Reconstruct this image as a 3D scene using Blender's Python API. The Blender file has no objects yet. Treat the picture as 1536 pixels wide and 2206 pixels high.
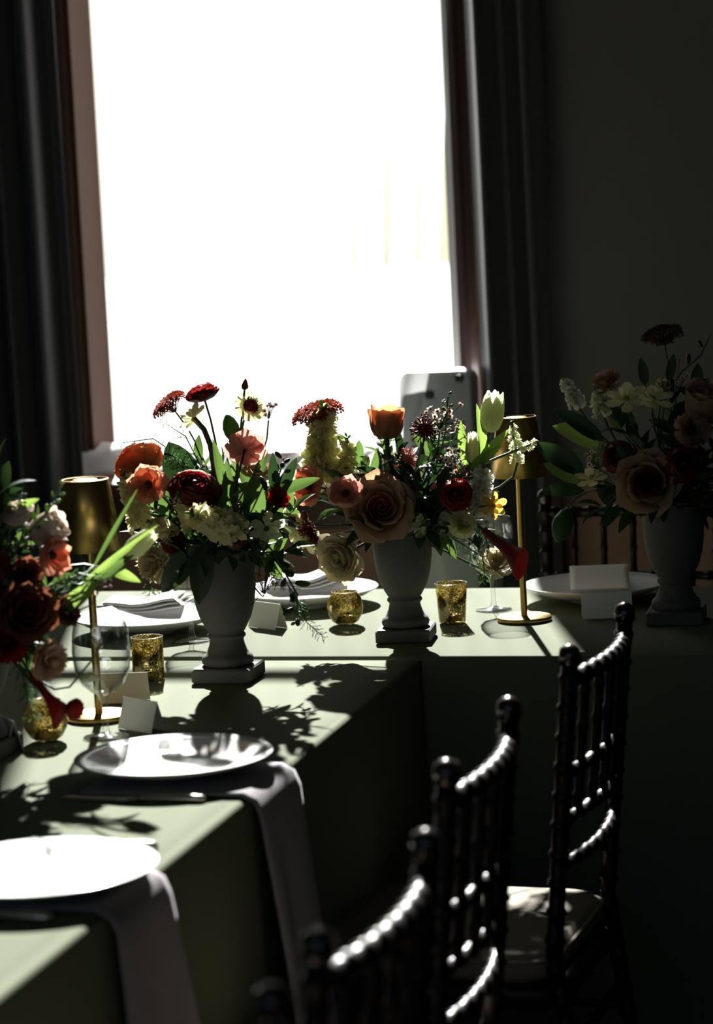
import bpy, math, random
from mathutils import Vector, Matrix
random.seed(7)
PI = math.pi
scene = bpy.context.scene
COL = scene.collection

# ------------------------------------------------------------------ camera
IW, IH, FPX = 1536.0, 2206.0, 5750.0
PITCH, ROLL, YAW, CAMZ = .1197, .0476, .2563, 1.60
cam_d = bpy.data.cameras.new('camera')
cam = bpy.data.objects.new('camera', cam_d)
COL.objects.link(cam)
CROT = Matrix.Rotation(YAW, 3, 'Z') @ Matrix.Rotation(PI/2-PITCH, 3, 'X') @ Matrix.Rotation(-ROLL, 3, 'Z')
CPOS = Vector((0, 0, CAMZ))
cam.matrix_world = Matrix.Translation(CPOS) @ CROT.to_4x4()
cam_d.sensor_fit = 'VERTICAL'; cam_d.sensor_height = 36.0; cam_d.sensor_width = 36.0*IW/IH
cam_d.lens = FPX/IH*36.0
cam_d.clip_start = .05; cam_d.clip_end = 200
cam_d.dof.use_dof = True; cam_d.dof.focus_distance = 4.92; cam_d.dof.aperture_fstop = 3.8
scene.camera = cam

# ------------------------------------------------------------------ world, sun, exposure
world = bpy.data.worlds.new('sky'); scene.world = world; world.use_nodes = True
wn = world.node_tree.nodes; wl = world.node_tree.links
bg = wn['Background']
sky = wn.new('ShaderNodeTexSky'); sky.sky_type = 'HOSEK_WILKIE'; sky.turbidity = 4.0; sky.ground_albedo = .35
SUN_EL, SUN_AZ = math.radians(31.5), math.radians(17)      # light travels towards -y and a little +x
TRAVEL = Vector((math.sin(SUN_AZ)*math.cos(SUN_EL), -math.cos(SUN_AZ)*math.cos(SUN_EL), -math.sin(SUN_EL)))
sky.sun_direction = -TRAVEL
wl.new(sky.outputs[0], bg.inputs[0]); bg.inputs[1].default_value = 2.6
sun_d = bpy.data.lights.new('sun', 'SUN'); sun = bpy.data.objects.new('sun', sun_d); COL.objects.link(sun)
sun_d.energy = 50.0; sun_d.color = (1.0, .975, .93); sun_d.angle = math.radians(.8)
sun.rotation_euler = TRAVEL.to_track_quat('-Z', 'Y').to_euler(); sun.location = (-4, 16, 10)
scene.view_settings.view_transform = 'Standard'; scene.view_settings.look = 'None'
scene.view_settings.exposure = 0.0; scene.view_settings.gamma = 1.0
scene.view_settings.use_curve_mapping = False
scene.cycles.use_denoising = True
scene.cycles.max_bounces = 10; scene.cycles.transparent_max_bounces = 24
scene.cycles.sample_clamp_indirect = 6.0

# ------------------------------------------------------------------ picking helpers (a pixel of the photograph -> a point in the room)
RIGHT = Vector((math.cos(YAW), math.sin(YAW), 0)); TOWARD = Vector((math.sin(YAW), -math.cos(YAW), 0)); UP = Vector((0, 0, 1))
FWD = CROT @ Vector((0, 0, -1))
def ray(px, py): return CROT @ Vector(((px-IW/2)/FPX, -(py-IH/2)/FPX, -1))
def on(px, py, z=.75):
    d = ray(px, py); return CPOS + d*((z-CAMZ)/d.z)
def aty(px, py, y):
    d = ray(px, py); return CPOS + d*(y/d.y)
def ppm(p): return FPX/((Vector(p)-CPOS).dot(FWD))

# ------------------------------------------------------------------ materials
MATS = {}
def _new(name):
    m = bpy.data.materials.new(name); m.use_nodes = True
    nt = m.node_tree; b = nt.nodes['Principled BSDF']; o = nt.nodes['Material Output']
    MATS[name] = m
    return m, nt, b, o
def mat(name, c, rough=.6, metal=0., var=.12, scale=30., bump=0., spec=.5, coat=0., sheen=0.):
    m, nt, b, o = _new(name)
    n = nt.nodes.new('ShaderNodeTexNoise'); n.inputs['Scale'].default_value = scale; n.inputs['Detail'].default_value = 4
    tc = nt.nodes.new('ShaderNodeTexCoord'); nt.links.new(tc.outputs['Object'], n.inputs['Vector'])
    r = nt.nodes.new('ShaderNodeMix'); r.data_type = 'RGBA'
    r.inputs[6].default_value = [*[x*(1-var) for x in c], 1]; r.inputs[7].default_value = [*[min(1, x*(1+var)) for x in c], 1]
    nt.links.new(n.outputs['Fac'], r.inputs[0]); nt.links.new(r.outputs[2], b.inputs['Base Color'])
    b.inputs['Roughness'].default_value = rough; b.inputs['Metallic'].default_value = metal
    b.inputs['Specular IOR Level'].default_value = spec; b.inputs['Coat Weight'].default_value = coat
    b.inputs['Sheen Weight'].default_value = sheen
    if bump:
        bp = nt.nodes.new('ShaderNodeBump'); bp.inputs['Strength'].default_value = bump; bp.inputs['Distance'].default_value = .002
        nt.links.new(n.outputs['Fac'], bp.inputs['Height']); nt.links.new(bp.outputs[0], b.inputs['Normal'])
    return m
def leafy(name, c, t=None, trans=.5, var=.25, scale=60., rough=.5, spec=.3):
    """thin petal or leaf: part of the light goes through"""
    m, nt, b, o = _new(name); t = t or c
    c = [x*.5 for x in c]; t = [x*.85 for x in t]
    n = nt.nodes.new('ShaderNodeTexNoise'); n.inputs['Scale'].default_value = scale; n.inputs['Detail'].default_value = 3
    tc = nt.nodes.new('ShaderNodeTexCoord'); nt.links.new(tc.outputs['Object'], n.inputs['Vector'])
    def ramp(col):
        r = nt.nodes.new('ShaderNodeMix'); r.data_type = 'RGBA'
        r.inputs[6].default_value = [*[x*(1-var) for x in col], 1]; r.inputs[7].default_value = [*[min(1, x*(1+var)) for x in col], 1]
        nt.links.new(n.outputs['Fac'], r.inputs[0]); return r.outputs[2]
    nt.links.new(ramp(c), b.inputs['Base Color']); b.inputs['Roughness'].default_value = rough
    b.inputs['Specular IOR Level'].default_value = spec
    tr = nt.nodes.new('ShaderNodeBsdfTranslucent'); nt.links.new(ramp(t), tr.inputs[0])
    mx = nt.nodes.new('ShaderNodeMixShader'); mx.inputs[0].default_value = trans
    nt.links.new(b.outputs[0], mx.inputs[1]); nt.links.new(tr.outputs[0], mx.inputs[2]); nt.links.new(mx.outputs[0], o.inputs[0])
    return m
def sheer_mat(name, c, clear, trans):
    m, nt, b, o = _new(name)
    w = nt.nodes.new('ShaderNodeTexWave'); w.inputs['Scale'].default_value = 5; w.inputs['Distortion'].default_value = 3
    tc = nt.nodes.new('ShaderNodeTexCoord'); nt.links.new(tc.outputs['Object'], w.inputs['Vector'])
    mr = nt.nodes.new('ShaderNodeMapRange'); mr.inputs[3].default_value = clear-.03; mr.inputs[4].default_value = clear+.03
    nt.links.new(w.outputs['Fac'], mr.inputs[0])
    b.inputs['Base Color'].default_value = (*c, 1); b.inputs['Roughness'].default_value = .9; b.inputs['Specular IOR Level'].default_value = .1
    tr = nt.nodes.new('ShaderNodeBsdfTranslucent'); tr.inputs[0].default_value = (*c, 1)
    m1 = nt.nodes.new('ShaderNodeMixShader'); m1.inputs[0].default_value = trans
    tp = nt.nodes.new('ShaderNodeBsdfTransparent'); m2 = nt.nodes.new('ShaderNodeMixShader')
    nt.links.new(b.outputs[0], m1.inputs[1]); nt.links.new(tr.outputs[0], m1.inputs[2])
    nt.links.new(mr.outputs[0], m2.inputs[0]); nt.links.new(m1.outputs[0], m2.inputs[1]); nt.links.new(tp.outputs[0], m2.inputs[2])
    nt.links.new(m2.outputs[0], o.inputs[0]); return m
def thin_glass(name, tint=(.985, .99, .99), edge=(.42, .44, .45), refl=.8):
    m, nt, b, o = _new(name)
    lw = nt.nodes.new('ShaderNodeLayerWeight'); lw.inputs[0].default_value = .5
    pw = nt.nodes.new('ShaderNodeMath'); pw.operation = 'POWER'; pw.inputs[1].default_value = 2.6
    nt.links.new(lw.outputs['Facing'], pw.inputs[0])
    cr = nt.nodes.new('ShaderNodeMix'); cr.data_type = 'RGBA'; cr.inputs[6].default_value = (*tint, 1); cr.inputs[7].default_value = (*edge, 1)
    nt.links.new(pw.outputs[0], cr.inputs[0])
    tp = nt.nodes.new('ShaderNodeBsdfTransparent'); nt.links.new(cr.outputs[2], tp.inputs[0])
    gl = nt.nodes.new('ShaderNodeBsdfGlossy'); gl.inputs['Roughness'].default_value = .04; gl.inputs[0].default_value = (1, 1, 1, 1)
    ma = nt.nodes.new('ShaderNodeMath'); ma.operation = 'MULTIPLY_ADD'; ma.inputs[1].default_value = refl; ma.inputs[2].default_value = .07
    nt.links.new(pw.outputs[0], ma.inputs[0])
    mx = nt.nodes.new('ShaderNodeMixShader'); nt.links.new(ma.outputs[0], mx.inputs[0])
    nt.links.new(tp.outputs[0], mx.inputs[1]); nt.links.new(gl.outputs[0], mx.inputs[2]); nt.links.new(mx.outputs[0], o.inputs[0]); return m
def mercury(name):
    """silvered gold glass, flecked where the coating has worn through"""
    m, nt, b, o = _new(name)
    n = nt.nodes.new('ShaderNodeTexNoise'); n.inputs['Scale'].default_value = 330; n.inputs['Detail'].default_value = 3
    n2 = nt.nodes.new('ShaderNodeTexNoise'); n2.inputs['Scale'].default_value = 28
    tc = nt.nodes.new('ShaderNodeTexCoord')
    nt.links.new(tc.outputs['Object'], n.inputs['Vector']); nt.links.new(tc.outputs['Object'], n2.inputs['Vector'])
    ad = nt.nodes.new('ShaderNodeMath'); ad.operation = 'ADD'; nt.links.new(n.outputs['Fac'], ad.inputs[0]); nt.links.new(n2.outputs['Fac'], ad.inputs[1])
    r = nt.nodes.new('ShaderNodeValToRGB'); r.color_ramp.elements[0].position = .49; r.color_ramp.elements[1].position = .56
    hv = nt.nodes.new('ShaderNodeMath'); hv.operation = 'MULTIPLY'; hv.inputs[1].default_value = .5
    nt.links.new(ad.outputs[0], hv.inputs[0]); nt.links.new(hv.outputs[0], r.inputs[0])
    b.inputs['Base Color'].default_value = (.20, .17, .09, 1); b.inputs['Metallic'].default_value = 1; b.inputs['Roughness'].default_value = .18
    tp = nt.nodes.new('ShaderNodeBsdfTransparent'); tp.inputs[0].default_value = (.94, .90, .70, 1)
    tl = nt.nodes.new('ShaderNodeBsdfTranslucent'); tl.inputs[0].default_value = (.45, .35, .10, 1)
    m0 = nt.nodes.new('ShaderNodeMixShader'); m0.inputs[0].default_value = .18; nt.links.new(b.outputs[0], m0.inputs[1]); nt.links.new(tl.outputs[0], m0.inputs[2])
    mx = nt.nodes.new('ShaderNodeMixShader'); nt.links.new(r.outputs[0], mx.inputs[0])
    nt.links.new(m0.outputs[0], mx.inputs[1]); nt.links.new(tp.outputs[0], mx.inputs[2]); nt.links.new(mx.outputs[0], o.inputs[0]); return m

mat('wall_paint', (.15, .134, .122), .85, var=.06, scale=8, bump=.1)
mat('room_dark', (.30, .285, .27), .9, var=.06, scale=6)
mat('garden', (.02, .028, .016), .9)
mat('ceiling_paint', (.45, .44, .42), .9, var=.05, scale=6)
mat('floor_wood', (.03, .018, .013), .45, var=.3, scale=12)
mat('dark_wood', (.07, .036, .026), .32, var=.25, scale=25, coat=.3)
mat('wainscot', (.30, .17, .13), .6, var=.2, scale=14, spec=.2)
mat('stop_wood', (.05, .03, .025), .7, var=.2, scale=25, spec=.1)
mat('jamb_wood', (.11, .048, .032), .6, var=.15, scale=20, spec=.15)
mat('white_paint', (.5, .5, .48), .45, var=.03)
mat('drape', (.045, .042, .050), .42, var=.15, scale=40, sheen=.25)
mat('appliance', (.55, .57, .60), .4, var=.03)
mat('black_plastic', (.02, .02, .025), .5)
mat('cloth_green', (.128, .143, .094), .85, var=.05, scale=220, bump=.06, spec=.04)
mat('napkin_cloth', (.26, .245, .26), .9, var=.06, scale=260, bump=.08, spec=.1)
mat('porcelain', (.78, .77, .76), .12, var=.02, spec=.6)
mat('card', (.72, .70, .63), .8, var=.03, scale=90, spec=.2)
mat('paper', (.5, .5, .47), .85, var=.03, scale=60, spec=.15)
mat('stone', (.085, .083, .077), .75, var=.2, scale=70, bump=.25, spec=.3)
mat('brass', (.46, .31, .10), .33, 1.0, var=.12, scale=50)
mat('brass_dark', (.10, .065, .03), .4, .8)
mat('lamp_white', (.4, .38, .33), .5)
mat('silver', (.70, .66, .60), .28, 1.0, var=.05)
mat('chair_wood', (.010, .006, .005), .36, var=.3, scale=40, spec=.18)
mat('finial_lacquer', (.012, .007, .006), .2, var=.3, scale=40, spec=.5, coat=.5)
mat('cushion', (.20, .178, .14), .85, var=.06, scale=160, bump=.05, spec=.15)
thin_glass('glass'); thin_glass('window_glass', (.98, .99, .99), (.9, .93, .93), .5); mercury('mercury')
sheer_mat('sheer', (.33, .335, .33), .55, .75)
sheer_mat('sheer_tail', (.9, .9, .9), .1, .3)
# flowers
leafy('peach', (.52, .36, .23), (.70, .44, .25), .32)
leafy('apricot', (.62, .32, .18), (.90, .42, .20), .45)
leafy('orange', (.62, .25, .12), (.92, .38, .18), .5)
leafy('coral', (.62, .27, .18), (.90, .38, .24), .5)
leafy('pink', (.58, .30, .25), (.80, .40, .32), .42)
leafy('cream', (.60, .52, .35), (.80, .68, .42), .34)
leafy('white', (1.0, .98, .86), (1.0, .98, .82), .42)
leafy('blush', (.95, .78, .66), (1.0, .76, .62), .42)
leafy('lemon', (1.0, .94, .58), (1.0, .94, .52), .46)
leafy('yellow', (.68, .48, .12), (.9, .62, .12), .48)
leafy('lace_rust', (.32, .11, .07), (.80, .26, .15), .6)
leafy('red', (.42, .03, .02), (.85, .05, .03), .5)
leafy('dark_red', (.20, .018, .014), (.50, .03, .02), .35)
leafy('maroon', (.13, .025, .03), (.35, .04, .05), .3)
leafy('rust', (.15, .055, .03), (.26, .09, .045), .34)
leafy('greenwhite', (.85, .92, .62), (.95, 1.0, .60), .44)
leafy('leaf', (.045, .095, .035), (.12, .21, .045), .4, scale=25)
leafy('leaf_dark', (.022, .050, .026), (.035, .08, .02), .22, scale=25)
leafy('leaf_bright', (.10, .19, .05), (.30, .45, .09), .46, scale=25)
leafy('fern', (.045, .10, .045), (.16, .32, .10), .4)
mat('stem_green', (.035, .07, .02), .5, var=.2)
mat('stem_dark', (.035, .03, .02), .5, var=.2)
mat('stem_brown', (.09, .03, .02), .5, var=.2)
mat('center_dark', (.03, .015, .012), .7)
mat('center_yellow', (.35, .22, .04), .7)

# ------------------------------------------------------------------ mesh helpers
def mesh(name, V, F, m, smooth=True, mats=None, idx=None):
    me = bpy.data.meshes.new(name); me.from_pydata([tuple(v) for v in V], [], F)
    for k in ([m] if mats is None else mats): me.materials.append(MATS[k])
    if idx: me.polygons.foreach_set('material_index', idx)
    me.polygons.foreach_set('use_smooth', [smooth]*len(me.polygons)); me.update()
    return me
def ob(name, me, parent=None, M=None):
    o = bpy.data.objects.new(name, me); COL.objects.link(o)
    if parent is not None: o.parent = parent
    if M is not None: o.matrix_basis = M
    return o
def tag(o, label=None, cat=None, group=None, kind=None):
    if label: o['label'] = label
    if cat: o['category'] = cat
    if group: o['group'] = group
    if kind: o['kind'] = kind
    return o
def thing(name, label, cat, loc=(0, 0, 0), rz=0, group=None):
    o = bpy.data.objects.new(name, None); COL.objects.link(o); o.empty_display_size = .05
    o.location = loc; o.rotation_euler = (0, 0, rz)
    return tag(o, label, cat, group)
def copy_tree(o, parent=None):
    c = o.copy(); COL.objects.link(c)
    if parent is not None: c.parent = parent
    for ch in list(o.children): copy_tree(ch, c)
    return c
def join(*parts):
    V, F = [], []
    for v, f in parts:
        k = len(V); V += list(v); F += [tuple(i+k for i in q) for q in f]
    return V, F
def box(x0, x1, y0, y1, z0, z1):
    V = [(x, y, z) for z in (z0, z1) for y in (y0, y1) for x in (x0, x1)]
    return V, [(0, 2, 3, 1), (4, 5, 7, 6), (0, 1, 5, 4), (2, 6, 7, 3), (0, 4, 6, 2), (1, 3, 7, 5)]
def rbox(x0, x1, y0, y1, z0, z1, b):
    """box with chamfered edges"""
    V = []
    for z, k in ((z0, b), (z0+b, 0), (z1-b, 0), (z1, b)):
        a, c, d, e = x0+k, x1-k, y0+k, y1-k
        V += [(a+b, d, z), (c-b, d, z), (c, d+b, z), (c, e-b, z), (c-b, e, z), (a+b, e, z), (a, e-b, z), (a, d+b, z)]
    F = [tuple(range(7, -1, -1)), tuple(range(24, 32))]
    for l in range(3):
        for i in range(8):
            j = (i+1) % 8; F.append((l*8+i, l*8+j, l*8+8+j, l*8+8+i))
    return V, F
def lathe(prof, n=24, closed=True, cx=0, cy=0, cz=0):
    V, F = [], []
    for r, z in prof:
        for i in range(n):
            a = 2*PI*i/n; V.append((cx+r*math.cos(a), cy+r*math.sin(a), cz+z))
    for k in range(len(prof)-1):
        for i in range(n):
            j = (i+1) % n; F.append((k*n+i, k*n+j, (k+1)*n+j, (k+1)*n+i))
    if closed:
        F.append(tuple(range(n-1, -1, -1))); F.append(tuple(range((len(prof)-1)*n, len(prof)*n)))
    return V, F
def tube(P, R, n=6):
    P = [Vector(p) for p in P]
    if not hasattr(R, '__len__'): R = [R]*len(P)
    V, F = [], []
    t = (P[1]-P[0]).normalized(); u = t.orthogonal().normalized()
    for k, p in enumerate(P):
        t = (P[min(k+1, len(P)-1)]-P[max(k-1, 0)])
        t = t.normalized() if t.length > 1e-9 else Vector((0, 0, 1))
        u = (u-t*u.dot(t)); u = u.normalized() if u.length > 1e-6 else t.orthogonal().normalized()
        w = t.cross(u)
        for i in range(n):
            a = 2*PI*i/n; V.append(p+(u*math.cos(a)+w*math.sin(a))*R[k])
    for k in range(len(P)-1):
        for i in range(n):
            j = (i+1) % n; F.append((k*n+i, k*n+j, (k+1)*n+j, (k+1)*n+i))
    F.append(tuple(range(n-1, -1, -1))); F.append(tuple(range((len(P)-1)*n, len(P)*n)))
    return V, F
def bez(p0, p1, p2, p3, n):
    out = []
    for i in range(n+1):
        t = i/n; s = 1-t
        out.append(Vector(p0)*s**3+Vector(p1)*(3*s*s*t)+Vector(p2)*(3*s*t*t)+Vector(p3)*t**3)
    return out
def sheet(fn, nu, nv):
    V = [fn(i/nu, j/nv) for i in range(nu+1) for j in range(nv+1)]
    F = [(i*(nv+1)+j, i*(nv+1)+j+1, (i+1)*(nv+1)+j+1, (i+1)*(nv+1)+j) for i in range(nu) for j in range(nv)]
    return V, F
def thick_sheet(fn, nu, nv, t):
    """a sheet with thickness t (offset by its own normals) and closed rims"""
    V, F = sheet(fn, nu, nv); n = len(V); N = [Vector((0, 0, 0)) for _ in V]
    for q in F:
        a, b, c = Vector(V[q[0]]), Vector(V[q[1]]), Vector(V[q[3]])
        k = (b-a).cross(c-a)
        for i in q: N[i] += k
    W = [Vector(v)-(N[i].normalized()*t if N[i].length else Vector()) for i, v in enumerate(V)]
    F2 = [tuple(i+n for i in reversed(q)) for q in F]
    rim = [i*(nv+1) for i in range(nu+1)] + [nu*(nv+1)+j for j in range(1, nv+1)] + [i*(nv+1)+nv for i in range(nu-1, -1, -1)] + [j for j in range(nv-1, 0, -1)]
    F3 = [(rim[k], rim[(k+1) % len(rim)], rim[(k+1) % len(rim)]+n, rim[k]+n) for k in range(len(rim))]
    return [Vector(v) for v in V]+W, F+F2+F3
def sstep(a, b, x):
    t = max(0., min(1., (x-a)/(b-a))); return t*t*(3-2*t)

# ================================================================== the setting
WY = 6.90                      # room face of the window wall
XL, XR = -2.555, -1.475        # window opening
SILL, HEAD = .84, 4.05
RX0, RX1, RY0, RH = -4.4, 2.6, -2.6, 4.6
def struct(name, VF, m, label=None, parent=None, smooth=False):
    o = ob(name, mesh(name, VF[0], VF[1], m, smooth), parent)
    if parent is None: o['kind'] = 'structure'
    if label: o['label'] = label
    return o
struct('floor', box(RX0-.3, RX1+.3, RY0-.3, WY+.3, -.1, 0), 'floor_wood', 'dark wooden floor lost in the shade under the tables')
struct('ceiling', box(RX0-.3, RX1+.3, RY0-.3, WY+.3, RH, RH+.1), 'ceiling_paint', 'plain ceiling above the dim dining room')
XO = XL-.17                    # outer leaf of the wall, set back unseen so sun reaches the sheer's left edge
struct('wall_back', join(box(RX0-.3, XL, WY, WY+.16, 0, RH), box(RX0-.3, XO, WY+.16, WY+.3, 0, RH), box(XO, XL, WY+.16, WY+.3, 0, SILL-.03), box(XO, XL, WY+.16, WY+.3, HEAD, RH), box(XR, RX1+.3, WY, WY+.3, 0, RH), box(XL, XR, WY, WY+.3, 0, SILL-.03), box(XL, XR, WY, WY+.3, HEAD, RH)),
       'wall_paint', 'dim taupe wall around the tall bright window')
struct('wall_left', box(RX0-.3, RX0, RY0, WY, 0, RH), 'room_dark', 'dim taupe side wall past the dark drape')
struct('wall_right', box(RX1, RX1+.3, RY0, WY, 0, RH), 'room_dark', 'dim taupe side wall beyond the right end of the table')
FILL_WINDOWS = [(-3.6, -2.0), (-1.4, .2), (.8, 2.2)]        # three tall windows added unseen behind the viewer, to fill the deep shade
_e = [RX0-.3]+[x for w in FILL_WINDOWS for x in w]+[RX1+.3]
struct('wall_front', join(*[box(_e[i], _e[i+1], RY0-.3, RY0, 0, RH) for i in range(0, 8, 2)], *[box(a, b, RY0-.3, RY0, 0, .8) for a, b in FILL_WINDOWS], *[box(a, b, RY0-.3, RY0, 4.1, RH) for a, b in FILL_WINDOWS]),
       'room_dark', 'dim wall with tall windows added for fill light, opposite the sheer curtain')

# window: reveal boards, casing, sashes, panes
win = bpy.data.objects.new('window_1', None); COL.objects.link(win); win.location = ((XL+XR)/2, WY, SILL)
tag(win, 'tall window glowing white behind the sheer curtain', None, None, 'structure')
def wpart(name, VF, m, smooth=False):
    o = ob(name, mesh(name, [Vector(v)-win.location for v in VF[0]], VF[1], m, smooth), win); return o
wpart('jamb', box(XL-.004, XL+.012, WY-.005, WY+.165, SILL, HEAD), 'jamb_wood')
wpart('jamb', box(XR-.012, XR+.004, WY-.005, WY+.28, SILL, HEAD), 'stop_wood')
wpart('jamb', box(XL, XR, WY-.005, WY+.28, HEAD-.012, HEAD+.004), 'jamb_wood')
def casing(x0, s):
    """stepped moulding, s=-1 grows to the left"""
    prof = [(0, 0), (0, .018), (.018, .022), (.022, .030), (.034, .030), (.038, .020), (.052, .020), (.056, .034), (.066, .038), (.076, .034), (.078, 0)]
    V, F = [], []
    for z in (0.0, HEAD+.09):
        for a, d in prof: V.append((x0+s*a, WY-d, z))
    n = len(prof)
    for i in range(n-1): F.append((i, i+1, n+i+1, n+i))
    F.append(tuple(range(n))); F.append(tuple(range(n, 2*n)))
    return V, F
wpart('casing', casing(XL-.004, -1), 'dark_wood')
wpart('casing', casing(XR+.004, 1), 'dark_wood')
wpart('casing', box(XL-.08, XR+.08, WY-.035, WY, HEAD, HEAD+.09), 'dark_wood')
wpart('sill', rbox(XL-.09, XR+.09, WY-.085, WY+.28, SILL-.03, SILL, .008), 'jamb_wood')
wpart('apron', box(XL-.06, XR+.06, WY-.025, WY, SILL-.14, SILL-.03), 'dark_wood')
GY = WY+.24
wpart('sash_stile', box(XO, XO+.04, GY-.02, GY+.02, SILL, HEAD-.012), 'white_paint')
wpart('sash_stile', box(XR-.098, XR-.074, GY-.02, GY+.02, SILL, HEAD-.012), 'white_paint')
wpart('stop', box(XR-.074, XR-.010, GY-.04, GY+.03, SILL, HEAD-.012), 'stop_wood')
for z in (SILL, 2.42, HEAD-.06):
    wpart('sash_rail', box(XO+.02, XR-.10, GY-.018, GY+.018, z, z+.048), 'white_paint')
for z0, z1 in ((SILL+.04, 2.43), (2.46, HEAD-.05)):
    wpart('pane', box(XO+.03, XR-.12, GY-.003, GY+.003, z0, z1), 'window_glass')
struct('trim_1', join(box(RX0, XL-.085, WY-.018, WY, 0, .16), box(XR+.085, RX1, WY-.018, WY, 0, .16)), 'dark_wood', 'dark skirting board along the window wall')

for n, (a, b) in enumerate(FILL_WINDOWS):  # frames and panes of the added fill windows, out of view
    w = bpy.data.objects.new('window_%d' % (n+2), None); COL.objects.link(w); w.location = ((a+b)/2, RY0-.15, .8)
    tag(w, 'tall window added for fill light behind the viewer, number %d along the wall' % (n+1), None, None, 'structure')
    h = (b-a)/2
    for x in (-h, h-.05): ob('sash_stile', mesh('sash_stile', *box(x, x+.05, -.02, .02, 0, 3.3), 'white_paint', False), w)
    for z in (0, 1.62, 3.25): ob('sash_rail', mesh('sash_rail', *box(-h, h, -.018, .018, z, z+.05), 'white_paint', False), w)
    for z0, z1 in ((.04, 1.63), (1.66, 3.26)): ob('pane', mesh('pane', *box(-h+.04, h-.04, -.003, .003, z0, z1), 'window_glass', False), w)
struct('trim_2', join(box(RX0, XL-.085, WY-.014, WY, .16, SILL-.02), box(XR+.085, RX1, WY-.014, WY, .16, SILL-.02), box(XL-.08, XR+.08, WY-.014, WY, 0, SILL-.14)), 'wainscot', 'reddish brown wood panelling on the wall below the window sill')
# ground outside
struct('ground_front', box(-60, 60, -90, RY0-.6, -1.2, -1.1), 'garden', 'dark garden ground behind the viewer')
struct('ground', box(-60, 60, WY+.6, 90, -1.2, -1.1), 'garden', 'garden ground outside the bright window')

# ================================================================== curtains
SHEER_EDGE = [(aty(x, y, d).z, aty(x, y, d).x, d) for x, y, d in ((760, 1016, 6.64), (780, 1008, 6.63), (830, 978, 6.63), (880, 935, 6.63), (912, 870, 6.64), (930, 770, 6.70), (946, 620, 6.93), (956, 330, 7.04), (966, 0, 7.05))]
def sheer_right(z):
    if z <= SHEER_EDGE[0][0]: return SHEER_EDGE[0][1:]
    for (a, x, d), (b, y, e) in zip(SHEER_EDGE, SHEER_EDGE[1:]):
        if z <= b:
            t = (z-a)/(b-a); return x+(y-x)*t, d+(e-d)*t
    return SHEER_EDGE[-1][1:]
def sheer_fn(u, v):
    z = SILL+.005+(HEAD-.02-SILL)*(v**1.6)
    x1, y1 = sheer_right(z); x0 = XL+.014
    x = x0+(x1-x0)*u
    f = 9*u+.35*math.sin(5*u+z*.6)+.25*math.sin(1.4*z+6*u)
    amp = .012+.009*math.sin(7*u+1)
    y = WY+.155+amp*math.sin(2*PI*f)*(1-sstep(.9, 1, u))
    y += (y1-(WY+.155))*sstep(.3, .9, u)
    return (x, y, z+.012*math.sin(3*u)*(1-v))
sh = thing('sheer_curtain', 'white sheer curtain glowing in the sun across the window', 'curtain', (XL, WY+.15, SILL))
ob('curtain_panel', mesh('curtain_panel', [Vector(v)-sh.location for v in sheet(sheer_fn, 130, 40)[0]], sheet(sheer_fn, 130, 40)[1], 'sheer'), sh)
def tail_fn(u, v):
    return (-2.60+.26*u-.015*math.sin(3*v), WY+.05-.16*v+.006*math.sin(9*u), .935+.02*u-.030*v-.045*sstep(.55, 1, v)+.005*math.sin(11*u+3*v))
V, F = thick_sheet(tail_fn, 14, 10, .003)
ob('trailing_hem', mesh('trailing_hem', [Vector(v)-sh.location for v in V], F, 'sheer_tail'), sh)

def drape(name, label, x0, x1, folds, seed):
    rnd = random.Random(seed); ph = [rnd.uniform(0, 6) for _ in range(4)]
    def fn(u, v):
        z = .03+4.25*v
        f = folds*u+.12*math.sin(2*PI*u*1.3+ph[0])
        y = WY-.16+.045*math.sin(2*PI*f+ph[1])+.010*math.sin(4*PI*f+ph[2])
        return (x0+(x1-x0)*u+.006*math.sin(z*1.1+ph[3]), y, z)
    V, F = thick_sheet(fn, 90, 12, .003)
    o = ob(name, mesh(name, V, F, 'drape')); return tag(o, label, 'curtain', 'dark drapes beside the window')
drape('drape', 'heavy dark drape hanging left of the window', -3.05, -2.53, 5.6, 1)
drape('drape', 'heavy dark drape hanging right of the window', -1.425, -1.235, 3.0, 4)
rod = thing('curtain_rod', 'dark curtain rod above the window holding the drapes', 'curtain rod', (-2.1, WY-.16, 4.30))
ob('pole', mesh('pole', *tube([(-1.05, 0, 0), (.95, 0, 0)], .016, 10), 'dark_wood'), rod)
for s in (-1.05, .95): ob('finial', mesh('finial', *lathe([(.001, -.03), (.02, -.02), (.028, 0), (.02, .02), (.001, .03)], 10, True, s), 'dark_wood'), rod)
for s in (-.9, .8): ob('bracket', mesh('bracket', *box(s-.01, s+.01, 0, .16, -.02, .02), 'dark_wood'), rod)

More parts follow.
